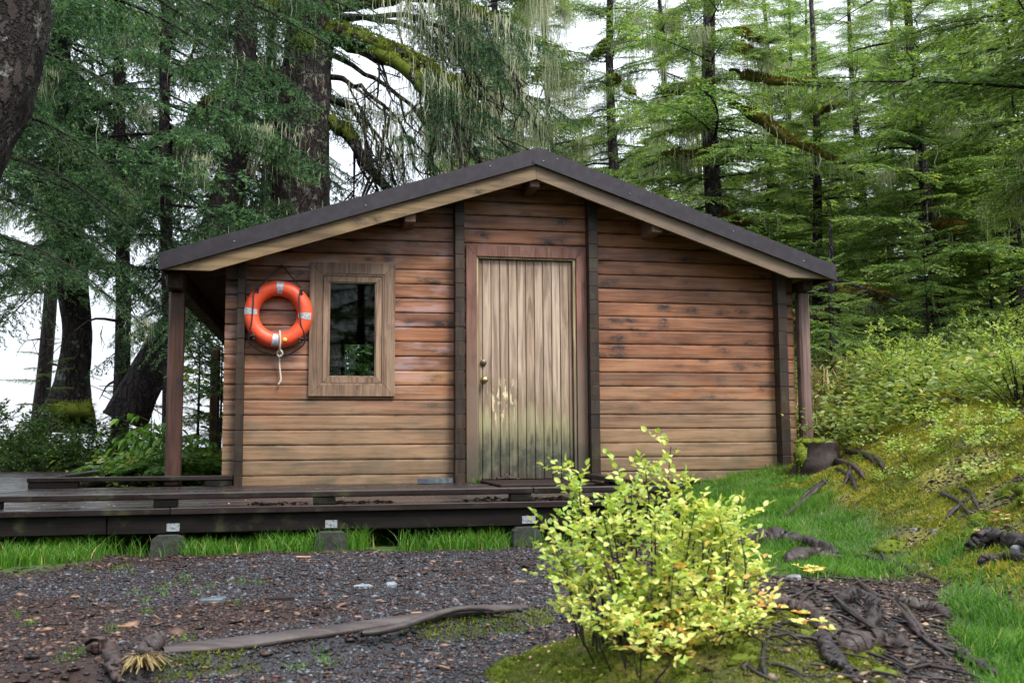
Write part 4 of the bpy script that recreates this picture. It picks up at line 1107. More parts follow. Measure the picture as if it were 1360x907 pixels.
# --- big leaning trunk close by on the left, its boughs hang into the frame
D4 = 8.0; pt = at_d(-14, 0, D4); pb = at_d(-72, 250, D4); base = at_d(-240, 480, D4); base[2] = tz(base[0], base[1])-.1
lt = thing('spruce_tree', base, 'nearby thick leaning trunk at the left edge with fine hanging boughs', 'tree')
g = Geo(); P4 = spline([base-base, at_d(-175, 330, D4)-base, at_d(-112, 230, D4)-base, at_d(-72, 170, D4)-base, at_d(-38, 100, D4)-base, (pt-base), at_d(15, -120, D4)-base, at_d(30, -400, D4)-base], 60)
V, Fq = trunk_np(P4, np.linspace(.50, .36, 60), 26, .16, 6, .4); g.add(V, Fq)
fine = [bough(300+i, 1.6, 'fine').arrays() for i in range(3)]; BOUGHS['fine'] = fine
gb = Geo()
for px, py, dd, L, azd, pit in ((90, -20, -.5, 1.5, 5, -.25), (175, -15, .2, 1.5, -10, -.20), (260, -25, .8, 1.5, 10, -.2), (330, -30, 1.2, 1.4, 5, -.15), (60, 70, .3, 1.2, -20, -.35), (20, 150, .5, 1.3, 0, -.4), (-20, 200, .6, 1.5, -5, -.3), (130, -40, 1.0, 1.5, 25, -.3), (-30, 255, 1.2, 1.6, 5, -.25), (-60, 300, .2, 1.5, -10, -.2), (380, -28, 1.6, 1.2, 0, -.2), (215, -40, .1, 1.3, -25, -.3), (-30, 330, 1.4, 1.5, 12, -.2), (-50, 120, .8, 1.5, 10, -.3)):
    p = at_d(px, py, D4+dd)-base; put_bough(gb, 'fine', rng, p, R(azd)-.2, pit, L/1.6, rng.normal(.0, .06))
    q = P4[np.argmin(np.linalg.norm(P4-p, axis=1)-.6*(P4[:, 2]-p[2]))]
    Vt, Ft = tube_np(spline([q, (q+p)/2+np.array([0, 0, .25]), p], 10), np.linspace(.03, .010, 10), 5); g.add(Vt, Ft)
link('trunk', g.mesh('trunk', [M['spruce_bark']], True), lt, False)
link('crown', gb.mesh('crown', SP), lt, False)

# --- the spruces on the left
for px, d, H, r0, key, rz, sc, lab, sd in (
    (-48, 12.5, 13, .12, 'spA', .3, .95, 'spruce with blue green drooping boughs at the far left, its trunk outside the photo', 31),
    (150, 17.5, 15, .13, 'spB', 1.9, 1.0, 'full spruce between the thick rough trunk and the leaning dark trunk', 32),
    (215, 13.5, 13, .09, 'spA', 3.6, .72, 'slim bright green spruce just left of the porch eave', 33),
    (318, 21.0, 17, .17, 'spC', .9, 1.05, 'dark spruce behind the leaning trunk, left of the massive spruce', 34),
    (345, 23.0, 17, .17, 'spB', 4.3, .9, 'grey stemmed spruce close behind the left side of the massive spruce', 35),
    (-60, 17.0, 16, .2, 'spC', 2.2, 1.0, 'shaded spruce cut off by the left edge of the photo', 36),
    (52, 24.0, 17, .16, 'spB', 5.3, 1.1, 'distant spruce seen through the gap left of the thick rough trunk', 37)):
    tree('spruce_tree', spot(px, d), H, r0, key, lab, 'tree', None, rz, sc, 'dark_bark', seed=sd, stubs=10)
for px, d, H, r0, key, rz, sc, lab, sd, mo in (
    (655, 23.5, 17, .14, 'hemD', .4, 1.05, 'lichen draped hemlock above the roof ridge, right of the mossy limbs', 41, 4),
    (730, 27.0, 18, .13, 'hemD', 2.3, .95, 'thin hemlock with pale beards of lichen behind the roof ridge', 42, 3),
    (625, 31.0, 17, .13, 'hemC', 3.1, .9, 'light green far hemlock seen through the mossy limbs just left of the ridge', 43, 0)):
    tree('hemlock_tree', spot(px, d), H, r0, key, lab, 'tree', None, rz, sc, 'hemlock_bark', seed=sd, stubs=14, moss=mo)
# --- the hemlocks on the right
for px, d, H, r0, key, rz, sc, lab, sd, mo, lean in (
    (822, 22.5, 13.5, .17, 'hemB', .7, .95, 'dark straight hemlock trunk with short tiers, just right of the roof ridge', 51, 3, (.004, 0)),
    (958, 18.5, 12, .22, 'hemB', 2.9, 1.0, 'tall hemlock with purple grey trunk and golden moss pads behind the right roof slope', 52, 9, (.012, 0)),
    (885, 29.0, 17, .13, 'hemD', 4.0, 1.0, 'shaded hemlock between the two dark trunks behind the right roof slope', 53, 2, (0, 0)),
    (1030, 24.0, 11, .14, 'hemA', 5.1, 1.05, 'broad yellow green hemlock right of the purple grey trunk', 54, 6, (0, 0)),
    (1093, 19.5, 9.5, .12, 'hemC', 1.2, .8, 'slim hemlock with pale blotched trunk just beyond the right eave', 55, 2, (.006, 0)),
    (1122, 16.5, 2.9, .12, None, 0, 1, 'mossy dark snag leaning beside the slim pale trunk right of the eave', 56, 3, (-.05, 0)),
    (1155, 26.0, 12, .14, 'hemA', 2.1, 1.0, 'dense hemlock behind the mossy dark snag', 57, 3, (0, 0)),
    (1243, 18.0, 10.5, .125, 'hemA', 3.8, .85, 'hemlock with a bare silver grey trunk above the mossy bank', 58, 1, (.002, 0)),
    (1200, 30.0, 13, .14, 'hemC', .2, 1.15, 'distant hemlock left of the silver grey trunk', 59, 0, (0, 0)),
    (1310, 24.0, 11, .12, 'hemC', 2.6, 1.0, 'bright hemlock right of the silver grey trunk', 60, 0, (0, 0)),
    (1360, 19.0, 9.5, .13, 'hemB', 1.0, 1.0, 'hemlock whose low tiers fill the right edge above the shrubs', 61, 0, (0, 0)),
    (1420, 14.0, 13, .2, 'hemE', 3.0, .95, 'dark near hemlock outside the right edge, boughs reaching into the top corner', 62, 0, (0, 0)),
    (1275, 35.0, 13, .15, 'hemA', 4.4, 1.2, 'far hemlock in the gap behind the bright one', 63, 0, (0, 0)),
    (1060, 30.0, 13.5, .13, 'hemC', 2.2, 1.1, 'yellow green far hemlock between the broad one and the slim pale trunk', 65, 0, (0, 0)),
    (1395, 27.0, 11.5, .14, 'hemA', .6, 1.1, 'far hemlock behind the low tiers at the right edge', 66, 0, (0, 0)),
    (935, 33.0, 13.5, .13, 'hemC', 1.6, 1.1, 'far light green hemlock just left of the purple grey trunk', 67, 0, (0, 0)),
    (1085, 35.0, 15, .15, 'hemB', 5.9, 1.2, 'far hemlock in the gap behind the slim pale trunk', 64, 0, (0, 0))):
    t = tree('hemlock_tree', spot(px, d), H, r0, key, lab, 'tree', None, rz, sc, 'hemlock_bark', lean, 12, sd, mo)
    if px == 958:                                                # its heavy golden-mossed limbs
        o_ = np.array(t.location); rl = lambda x, y, dd=0.: at_d(x, y, 18.5+dd)-o_; gl_m = Geo(); gl_w = Geo(); hp = []
        for pts, r_ in (([(972, 138, 0), (1008, 158, -.4), (1050, 188, -.6), (1105, 212, -.8), (1150, 232, -.9)], .075), ([(976, 40, 0), (1000, 52, -.2), (1030, 58, -.3)], .06), ([(974, 60, 0), (1000, 72, -.3), (1020, 84, -.4)], .07), ([(950, 150, 0), (930, 162, -.3), (905, 178, -.4)], .05), ([(952, 195, 0), (925, 208, -.3), (890, 205, -.5), (855, 225, -.6)], .06), ([(970, 95, 0), (1020, 108, -.4), (1085, 112, -.6), (1130, 120, -.7)], .06)):
            Pl = spline([rl(*q) for q in pts], 18)+rng.normal(0, .012, (18, 3)); rd = np.linspace(r_, r_*.25, 18); Vl, Fl = tube_np(Pl, rd, 8, .2, rng); gl_w.add(Vl, Fl, .5, 1); moss_wrap(gl_m, Pl, rd*1.4, 2, 15, rng, 1300, rng.uniform(.45, .8)); hp.append(Pl[5:])
            for q in range(5):
                i = rng.integers(6, 17); dv = Pl[i]-Pl[i-2]; put_bough(gl_w, 'hemlock', rng, Pl[i], math.atan2(dv[1], dv[0])+rng.normal(0, .7), -.2, rng.uniform(.3, .55))
        lg = Geo(); lichen_geo(lg, np.concatenate(hp), rng, 700, .15, .7, .006, .1)
        link('limbs', gl_w.mesh('limbs', HM), t, False)
        link('limb_moss', gl_m.mesh('limb_moss', [M['limb_moss']]), t, False); tag(link('hanging_lichen', lg.mesh('hanging_lichen', [M['lichen']]), t, False), kind='stuff')
# --- young trees
def sapling(px, d, H, key, rz, lab, group=None):
    t = thing('hemlock_sapling', spot(px, d), lab, 'young tree', group)
    V, Fq = tube_np(np.array([(0, 0, -.1), (.01, 0, H*.5), (0, .01, H)]), [.022*H/2, .014*H/2, .003], 6)
    link('trunk', np_mesh('trunk', V, Fq, M['limb_bark'], np.full(len(V), .5)), t, False)
    c = link('crown', CR[key][0], t, False); c.rotation_euler[2] = rz; s = H/(2.0 if key == 'hemSmall' else 2.6); c.scale = (s, s, s); return t
for px, d, H, key, rz, lab in (
    (1107, 12.5, 1.75, 'hemSmall', .4, 'young feathery hemlock just right of the grey porch post'),
    (1140, 14.5, 1.5, 'hemSmall', 1.4, 'small young hemlock right behind the feathery one by the porch post'),
    (1238, 15.0, 2.3, 'hemSmall', 2.2, 'slender young hemlock in front of the silver grey trunk'),
    (1180, 19.0, 2.2, 'hemSmall', 3.4, 'young hemlock under the dense tree, behind the shrubs'),
    (1325, 18.0, 3.0, 'hemSmall', 4.1, 'tall young hemlock near the right edge behind the pale shrub'),
    (262, 14.5, 2.5, 'hemSilh', 1.0, 'thin young hemlock silhouetted between the two left porch posts'),
    (292, 16.5, 2.6, 'hemSilh', 2.0, 'thin young hemlock silhouetted right of the rear porch post'),
    (165, 17.5, 2.1, 'hemSilh', 2.7, 'sparse young hemlock silhouetted left of the leaning trunk'),
    (55, 18.5, 2.4, 'hemSilh', 3.9, 'sparse young hemlock silhouetted left of the thick rough trunk'),
    (232, 18.0, 2.3, 'hemSilh', 5.0, 'thin young hemlock silhouetted behind the front porch post')):
    sapling(px, d, H, key, rz, lab)
# --- far wood closing the gaps on the right
g = Geo(); rng = np.random.default_rng(5)
for q in range(30):
    px = rng.uniform(840, 1500); d = rng.uniform(34, 56); b = spot(px, d); H = rng.uniform(5, 9.5)
    V, Fq = tube_np(np.array([b, b+np.array([0, 0, H])]), [.2, .03], 6); g.add(V, Fq, .4, 1)
    for i in range(34):
        f = i/34; put_bough(g, 'hemlock', rng, b+np.array([0, 0, .6+(H-.6)*f]), i*2.4, rng.uniform(-.2, .1), 1.6*(1-f)**.7+.2, rng.normal(-.05, .1))
fw = link('forest', g.mesh('forest', HM)); tag(fw, 'mass of far hemlocks closing the view behind the right side trees', 'forest', None, 'stuff')

# ------------------------------------------------------------------ undergrowth
SH = {}
def regs(key, leafm, *a, **kw):
    gl, gs = shrub_geo(*a, **kw); SH[key] = (gl.mesh('foliage', [M[leafm]]), gs.mesh('stems', [M['limb_bark']]))
regs('pale', 'pale_shrub_leaf', 61, .75, 1.25, 30, 9, 7, .055, .030)
regs('green', 'shrub_leaf', 62, .8, 1.2, 30, 9, 7, .055, .030)
regs('pale2', 'pale_shrub_leaf', 63, .6, .9, 26, 9, 7, .05, .028)
regs('thick', 'thicket_leaf', 64, .8, 1.0, 34, 9, 7, .06, .034)
regs('thick2', 'thicket_leaf', 65, .7, .8, 30, 9, 7, .055, .032)
regs('low', 'pale_shrub_leaf', 66, .22, .17, 9, 4, 4, .036, .024)
for px, d, key, rz, sc, lab in (
    (1205, 11.0, 'pale', .2, .75, 'pale green shrub on the crest of the mossy bank, left of the darker bush'),
    (1165, 13.5, 'pale2', 1.2, .85, 'loose pale shrub behind the stump'),
    (1310, 11.5, 'green', 2.1, .9, 'green shrub with dark gaps near the right edge of the mossy bank'),
    (1262, 13.5, 'pale', 3.0, .95, 'tall pale shrub behind the crest, between the two nearer shrubs'),
    (1360, 9.5, 'pale2', 4.0, .85, 'shrub cut by the right edge on top of the mossy bank'),
    (1350, 14.5, 'pale', 5.0, 1.05, 'large yellowish shrub behind the one at the right edge'),
    (1130, 17.0, 'pale', 5.6, 1.0, 'yellow green shrub behind the young hemlocks by the porch post'),
    (1205, 17.5, 'green', .9, 1.05, 'shaded green shrub under the silver grey trunk'),
    (1290, 18.5, 'pale', 1.9, 1.2, 'far pale shrub below the bright hemlock'),
    (1085, 19.5, 'pale', 2.8, 1.1, 'far shrub seen between the grey porch post and the young hemlock'),
    (1170, 22.0, 'green', 3.7, 1.3, 'far bush at the foot of the dense hemlock'),
    (1395, 19.0, 'pale', 4.8, 1.15, 'far yellow shrub at the right edge under the low tiers')):
    shrub('shrub', spot(px, d), rz, SH[key], lab, 'shrub', 'shrubs beyond the mossy bank', sc)
shrub('shrub', (-1.25, 9.2, tz(-1.25, 9.2)), .5, SH['green'], 'green bush behind the cabin, seen only through its window', 'shrub', None, 2.3)
shrub('shrub', (-1.45, 10.3, tz(-1.45, 10.3)), 4.5, SH['thick'], 'dark bush behind the cabin, seen in the middle of its window between the others', 'shrub', None, 3.0)
shrub('shrub', (-1.0, 13.5, tz(-1.0, 13.5)), 2.9, SH['thick'], 'large dark bush standing furthest back in the view through the cabin window', 'shrub', None, 4.2)
shrub('shrub', (-1.9, 14.0, tz(-1.9, 14.)), .9, SH['green'], 'large green bush furthest back at the left of the view through the cabin window', 'shrub', None, 4.2)
shrub('shrub', (-2.2, 12.0, tz(-2.2, 12.)), 1.5, SH['thick2'], 'third bush behind the cabin, filling the lower left of the window', 'shrub', None, 3.2)
shrub('shrub', (-.6, 11.0, tz(-.6, 11.0)), 2.5, SH['thick'], 'darker bush behind the cabin, seen only through the window beside the green one', 'shrub', None, 3.0)
# unseen wood added behind the viewpoint to darken the pane and block low light
g = Geo()
for x, y in ((-9, -24), (-4.5, -21), (-.5, -25), (3.5, -22), (8, -25), (13, -23), (-14, -23), (-18, -21), (-22, -18), (17, -20), (21, -17), (-11, -28), (-6.5, -28), (-2.5, -29), (1.5, -28), (6, -29), (11, -28)):
    b = np.array([x, y, tz(x, y)]); H = rng.uniform(10, 14); V, Fq = tube_np(np.array([b, b+np.array([0, 0, H])]), [.2, .03], 6); g.add(V, Fq, .4, 1)
    for i in range(60):
        f = i/60; put_bough(g, 'hemlock', rng, b+np.array([0, 0, .4+(H-.4)*f]), i*2.4, rng.uniform(-.3, .1), 1.7*(1-f)**.7+.2, rng.normal(-.05, .1))
tag(link('forest', g.mesh('forest', HD)), 'unseen dark wood added across the clearing, darkening the window pane and blocking low light', 'forest', None, 'stuff')
th = []
rng = np.random.default_rng(9)
for px, d, key, sc, lab in (
    (15, 15.5, 'thick', 1.1, 'dark leafy shrub at the far left behind the side walk'),
    (62, 17.5, 'thick2', 1.3, 'dark shrub left of the mossy trunk foot'),
    (118, 16.5, 'thick2', 1.2, 'shrub with yellowing leaves right of the mossy trunk foot'),
    (150, 15.2, 'thick', .95, 'dark shrub at the foot of the leaning trunk'),
    (85, 14.8, 'thick', .85, 'low shrub behind the rear kerb of the side walk'),
    (45, 14.5, 'thick2', .85, 'low shrub at the corner of the side walk'),
    (192, 13.8, 'thick', .75, 'dark shrub behind the bright stemmed plant'),
    (262, 12.2, 'thick2', .45, 'dark shrub between the two left porch posts'),
    (-30, 16.5, 'thick', 1.2, 'dark shrub cut by the left edge of the photo'),
    (288, 13.5, 'thick', .5, 'dark shrub behind the rear porch post')):
    shrub('shrub', spot(px, d), rng.uniform(0, 6), SH[key], lab, 'shrub', 'shrubs along the shore', sc)

# bright compound-leaved plant beside the porch post
def pinnate(name, pos, seed, H, nst, nleaf, ll, lw, mat, label, cat, arch=.5, pairs=3):
    rng = np.random.default_rng(seed); t = thing(name, pos, label, cat); gl = Geo(); gs = Geo()
    for i in range(nst):
        az = rng.uniform(0, 6.28); h = H*rng.uniform(.55, 1); tip = np.array([math.cos(az)*h*.35, math.sin(az)*h*.35, h])
        P = spline([(0, 0, -.05), tip*np.array([.35, .35, .55]), tip], 10); V, Fq = tube_np(P, np.linspace(.011, .004, 10), 5); gs.add(V, Fq, .5)
        for j in range(nleaf):
            f = rng.uniform(.35, 1); a = rng.uniform(0, 6.28); p = P[int(f*9)]
            L = ll*rng.uniform(2.4, 4); d = np.array([math.cos(a), math.sin(a), .35])
            Q = spline([p, p+d*L*.5, p+d*L+np.array([0, 0, -arch*L])], 8); V, Fq = tube_np(Q, np.linspace(.003, .0015, 8), 3); gs.add(V, Fq, .5)
            td = nrm((Q[-1]-Q[3])[None])[0]; sv = nrm(np.cross(td, [0, 0, 1.])[None])[0]
            tone = rng.normal(.45, .15)
            for k_ in range(pairs):
                u = 2+int(k_*5/max(1, pairs)); 
                for s_ in (-1, 1):
                    dd = nrm((td*.5+sv*s_*.85+np.array([0, 0, -.25]))[None]); leaves_geo(gl, Q[u][None], dd, ll*rng.uniform(.7, 1.1), lw, rng, np.clip([tone+rng.normal(0, .1)], 0, 1), curl=.5)
            leaves_geo(gl, Q[-1][None], td[None]+np.array([[0, 0, -.3]]), ll*1.05, lw, rng, np.clip([tone], 0, 1), curl=.5)
    link('foliage', gl.mesh('foliage', [M[mat]]), t, False); link('stems', gs.mesh('stems', [M['fern_leaf']], True), t, False); return t
pinnate('leafy_plant', spot(200, 11.6), 71, 1.0, 5, 5, .13, .055, 'bright_leaf', 'bright green large-leaved plant rising left of the front porch post', 'plant')
pinnate('leafy_plant', spot(252, 12.5), 72, .8, 4, 5, .12, .05, 'bright_leaf', 'bright green leafy plant right of the front porch post', 'plant')
def fern(pos, seed, L, n, label, mat='fern_leaf'):
    rng = np.random.default_rng(seed); t = thing('fern', pos, label, 'fern', 'ferns by the porch'); gl = Geo()
    for i in range(n):
        az = rng.uniform(0, 6.28); l = L*rng.uniform(.7, 1.1); d = np.array([math.cos(az), math.sin(az), 0])
        Q = spline([(0, 0, 0), d*l*.35+np.array([0, 0, l*.55]), d*l*.85+np.array([0, 0, l*.45])], 22); td = nrm(np.gradient(Q, axis=0)); sv = nrm(np.cross(td, [0, 0, 1.]))
        tone = np.clip(rng.normal(.45, .18, 22), 0, 1)
        for s_ in (-1, 1):
            ln = l*.22*np.sin(np.linspace(.35, math.pi, 22))**.8+.01
            leaves_geo(gl, Q, nrm(td*.35+sv*s_+np.array([0, 0, -.15])), ln, .035, rng, tone, curl=.3)
        V, Fq = tube_np(Q, np.linspace(.004, .001, 22), 3); gl.add(V, Fq, .3)
    link('fronds', gl.mesh('fronds', [M[mat]]), t, False)
for px, d, L, lab in ((185, 11.2, .6, 'fern just behind the long kerb rail, left of the porch post'), (222, 10.8, .55, 'fern behind the kerb rail at the foot of the front porch post'), (258, 11.0, .7, 'lush fern between the front porch post and the cabin corner'), (285, 12.0, .75, 'fern close against the left cabin corner'), (240, 12.6, .7, 'fern behind the bright leafy plants'), (150, 12.2, .5, 'small fern beside the side walk kerb')):
    fern(spot(px, d), int(px), L, 16, lab)
for px, d, sd, lab in ((1082, 11.2, 5, 'tuft of long dry tan grass at the foot of the grey porch post'), (1100, 12.0, 6, 'tuft of dry tan grass behind the stump'), (1065, 11.8, 7, 'dry tan grass just behind the grey porch post'), (1128, 12.6, 8, 'dry tan grass between the feathery young hemlock and the stump roots'), (1150, 13.2, 9, 'dry tan grass under the loose pale shrub'), (1095, 13.6, 10, 'dry tan grass at the foot of the feathery young hemlock')):
    pos = spot(px, d); t = thing('dry_grass_tuft', pos, lab, 'grass tuft', 'dry grass by the porch post'); rg = np.random.default_rng(sd); g = Geo()
    for i in range(140):
        az = rg.uniform(0, 6.28); h = rg.uniform(.35, .75); d_ = np.array([math.cos(az), math.sin(az), 0]); b0 = d_*rg.uniform(0, .15)
        Q = spline([b0, b0+d_*h*.25+np.array([0, 0, h*.7]), b0+d_*h*.8+np.array([0, 0, h*rg.uniform(.3, .8)])], 6); w = np.cross(d_, [0, 0, 1.])*.004
        V = np.stack([Q-w, Q+w], 1).reshape(-1, 3); f = np.array([[2*a, 2*a+1, 2*a+3, 2*a+2] for a in range(5)]); g.add(V, f, rg.random())
    link('blades', g.mesh('blades', [M['dry_grass']]), t, False)

# ------------------------------------------------------------------ the yellow bush in the foreground
bp = np.array([-.815, -6.12, 0.]); bp[2] = tz(bp[0], bp[1])
gl, gs = Geo(), Geo()
def merge(a, b, off):
    V, T, Q, tone, mi = b.arrays(); n0 = a.n; a.V.append(V+np.array(off)); a.tone.append(tone)
    if len(T): a.T.append(T+n0); a.mt.append(np.zeros(len(T)))
    if len(Q): a.Q.append(Q+n0); a.mq.append(np.zeros(len(Q)))
    a.n += len(V)
for off, args in (((-.04, .05, 0), (201, .23, .57, 22, 10, 6, .030, .018, .36, .24, .3, .14, (0, 0), .45)),
                  ((-.18, .05, -.02), (203, .22, .51, 16, 10, 6, .028, .018, .32, .22, .3, .14, (-.12, 0), .4)),
                  ((.10, .02, -.03), (204, .19, .46, 15, 10, 6, .030, .018, .42, .22, .4, .14, (.05, 0), .4)),
                  ((-.07, -.10, -.06), (202, .31, .27, 32, 9, 6, .028, .018, .48, .27, .6, .22, (.0, -.3), .3)),
                  ((.09, -.08, -.08), (205, .20, .20, 10, 9, 6, .028, .018, .70, .24, .6, .18, (.2, -.2), .3))):
    a_, b_ = shrub_geo(*args); merge(gl, a_, off); merge(gs, b_, off)
bush = thing('bush', bp, 'bright yellow green leafy bush growing on the mossy bank in front of the boardwalk', 'bush')
link('foliage', gl.mesh('foliage', [M['bush_leaf']]), bush, False); link('stems', gs.mesh('stems', [M['root_wood']]), bush, False)

def low_plant(pos, seed, n, rad, ll, mat, label, cat, group=None, h=.06, tm=.5):
    rg = np.random.default_rng(seed); t = thing('low_plant', pos, label, cat, group); g = Geo(); s = Geo()
    for i in range(n):
        c = np.array([rg.normal(0, rad), rg.normal(0, rad), 0]); c[2] = tz(pos[0]+c[0], pos[1]+c[1])-pos[2]+rg.uniform(.3, 1)*h
        s.add([c-np.array([.001, 0, h]), c+np.array([.001, 0, -h]), c], [(0, 1, 2)], .5)
        a = rg.uniform(0, 6.28)+np.arange(3)*2.09; d = nrm(np.stack([np.cos(a), np.sin(a), 0*a+.25], -1)); leaves_geo(g, np.repeat(c[None], 3, 0), d, ll*rg.uniform(.7, 1.1), ll*.62, rg, np.clip(rg.normal(tm, .25, 3), 0, 1))
    link('leaves', g.mesh('leaves', [M[mat]]), t, False); link('stems', s.mesh('stems', [M['limb_bark']]), t, False)
for px, py, n, mat, lab in ((1325, 700, 7, 'red_leaf', 'seedling with red and pale green leaves at the right edge of the mossy bank'), (1075, 765, 12, 'bush_leaf', 'low orange and yellow seedlings right of the yellow bush, above the roots'), (1070, 830, 9, 'bush_leaf', 'low yellow seedlings hanging over the root right of the yellow bush')):
    low_plant(at_ground(px, py), px+py, n, .05, .034, mat, lab, 'seedling', None, .05, .85)
for px, py, sc in ((1225, 610, 1.0), (1275, 590, 1.1), (1320, 600, .9), (1190, 640, .7), (1290, 640, .8), (1345, 640, .9), (1250, 565, 1.), (1330, 570, 1.1), (1175, 600, .8)):
    p = at_ground(px, py)
    shrub('low_plant', p, px*.7, SH['low'], {(1225, 610): 'low leafy plant in the moss above and left of the dark hollow', (1275, 590): 'low leafy plant on the upper bank in the middle of the moss', (1320, 600): 'low leafy plant on the upper bank near the right edge', (1190, 640): 'small leafy plant low on the left flank of the mossy bank', (1290, 640): 'leafy plant just above the dark hollow in the mossy bank', (1345, 640): 'leafy plant right of the dark hollow at the right edge', (1250, 565): 'leafy plant on the crest of the mossy bank below the shrubs', (1330, 570): 'leafy plant on the crest of the mossy bank at far right', (1175, 600): 'leafy plant beside the stump roots'}[(px, py)], 'low plant', 'low plants on the mossy bank', sc)

# ------------------------------------------------------------------ stump, timbers, roots, stones
sp = np.array([2.57, -.60, 0.]); sp[2] = tz(sp[0], sp[1])-.05
stump = thing('tree_stump', sp, 'dark cut tree stump with mossy top beside the right corner of the cabin', 'stump')
rng_s = np.random.default_rng(8); P = np.array([(0, 0, z) for z in np.linspace(-.1, max(.16, .645-sp[2]), 12)]); V, Fq = trunk_np(P, np.linspace(.23, .16, 12), 24, .42, 3, .6); V = V+rng_s.normal(0, .006, V.shape)
n = len(V); me = Geo(); me.add(V, Fq, .3); top = V[-24:]; c = top.mean(0); me.add(np.concatenate([top, c[None]+np.array([[0, 0, .004]])]), np.array([[i, (i+1) % 24, 24] for i in range(24)]), .9)
link('trunk', me.mesh('trunk', [M['stump_wood']]), stump, False)
rg = np.random.default_rng(4); g = Geo()
for a, s in ((2.6, .09), (3.4, .08), (1.8, .07), (4.2, .06)):
    moss_lump(g, c+np.array([math.cos(a)*.12, math.sin(a)*.12, .0]), s, s, .03, rg, 150, 0, .5)
moss_lump(g, c+np.array([-.18, -.05, -.12]), .07, .06, .10, rg, 200, 0, .5)
link('moss_cap', g.mesh('moss_cap', [M['moss_green']]), stump, False)

def root_np(P, rad, seg, seed):
    n = len(P); V, Fq = tube_np(P, rad, seg); V = V.reshape(n, seg, 3); c = P[:, None]; th = np.linspace(0, 2*math.pi, seg, endpoint=False)[None]; s = np.arange(n)[:, None]*.09
    k = 1+.8*(vnoise(np.cos(th)*1.6+4+seed, np.sin(th)*1.6+s, seed)-.5)+.45*(vnoise(np.cos(th)*4+9, np.sin(th)*4+s*3, seed+2)-.5)+.22*(vnoise(np.cos(th)*9+9, np.sin(th)*9+s*9, seed+5)-.5)
    return (c+(V-c)*k[..., None]).reshape(-1, 3), Fq
def root(pix, r, label, name='exposed_root', cat='root', group='exposed roots on the right bank', mat='root_wood', lift=.3, seed=1, seg=14):
    rg = np.random.default_rng(seed); pts = []
    for q in pix:
        p = at_ground(q[0], q[1]); p[2] += r*lift+(q[2] if len(q) > 2 else 0); pts.append(p)
    o = pts[0].copy(); n = 16*len(pts); Pl = spline(np.array(pts)-o, n); Pl += rg.normal(0, r*.07, Pl.shape)
    rad = r*np.interp(np.linspace(0, 1, n), [0, .15, .8, 1], [.6, 1, .75, .2])*(1+.25*(vnoise(np.linspace(0, n*.10, n), np.zeros(n), seed)-.5))
    rad[-1] = r*.03; rad[0] = r*.05; rad[1] = r*.6; V, Fq = root_np(Pl, rad, seg, seed); g = Geo(); g.add(V, Fq, rg.random())
    ob = link(name, g.mesh(name, [M[mat]], True)); ob.location = tuple(o); return tag(ob, label, cat, group)
root([(985, 728), (1020, 722), (1070, 728), (1112, 740)], .065, 'thick dark rotten log lying in the grass right of the yellow bush', 'rotten_log', 'log', None, lift=.4, seed=3)
root([(1045, 748), (1080, 742), (1118, 745)], .05, 'short dark log end just below the thick rotten log', 'rotten_log', 'log', None, lift=.4, seed=8)
root([(1135, 738), (1180, 748), (1225, 765), (1250, 775)], .018, 'long thin root along the top edge of the dark root hollow', seed=4)
root([(1105, 797), (1130, 822), (1165, 845), (1200, 858), (1216, 880)], .009, 'reddish bent stick across the middle of the dark root hollow', 'stick', 'stick', None, 'stump_wood', 2.6, 5)
root([(1135, 770), (1160, 790), (1195, 805), (1215, 830), (1240, 865)], .012, 'thin dark root curving down through the root hollow', seed=6, lift=.9)
root([(1185, 800), (1205, 825), (1225, 850), (1262, 878)], .012, 'thin dark root running to the grass at the lower right', seed=7, lift=.9)
root([(1110, 800), (1140, 793), (1160, 815), (1155, 840)], .042, 'thick humped blue grey root in the left of the root hollow', seed=9, lift=.0)
root([(1120, 865), (1150, 855), (1190, 860), (1215, 885)], .045, 'thick wet root arching low in the root hollow', seed=10, lift=.0)
root([(1085, 845), (1098, 865), (1115, 890), (1140, 905)], .032, 'knotted root running down from the seedlings', seed=11)
root([(1000, 815), (1040, 812), (1080, 826), (1095, 848)], .028, 'grey weathered root emerging under the right side of the bush', seed=12, lift=.7)
root([(1190, 800), (1215, 805), (1245, 812), (1262, 822)], .03, 'flat reddish root at the right rim of the root hollow', seed=13, lift=.0)
root([(1170, 735), (1178, 752), (1190, 770)], .010, 'short dark stick standing out of the top rim of the hollow', 'stick', 'stick', None, lift=1.5, seed=14)
root([(1018, 855), (1012, 880), (1018, 905)], .010, 'thin root hanging down the front of the bank below the bush', seed=15)
root([(1290, 735), (1320, 722), (1358, 728), (1390, 735)], .05, 'charred dark log at the right edge under the red leaved seedling', 'rotten_log', 'log', None, lift=.5, seed=16)
root([(1300, 755), (1335, 745), (1380, 750)], .03, 'smaller dark branch in front of the charred log', 'rotten_branch', 'branch', None, lift=.6, seed=17)
root([(1270, 870), (1300, 888), (1330, 905)], .018, 'dark stick in the grass at the lower right corner', 'stick', 'stick', None, seed=18, lift=.8)
for i, px in enumerate(((1105, 612, 1150, 640), (1120, 600, 1165, 622), (1110, 625, 1138, 655), (1128, 612, 1120, 650), (1140, 602, 1178, 632), (1100, 640, 1060, 668), (1090, 650, 1040, 690))):
    root([(px[0], px[1]), ((px[0]+px[2])/2+6, (px[1]+px[3])/2-4), (px[2], px[3])], .022, ('dark root fanning right from the stump', 'upper dark root right of the stump', 'short dark root dropping from the stump', 'crossing dark root below the stump', 'outermost dark root right of the stump', 'dark root running left below the stump into the grass', 'low dark root bordering the lawn below the stump')[i], 'exposed_root', 'root', 'roots around the stump', lift=.8, seed=30+i)
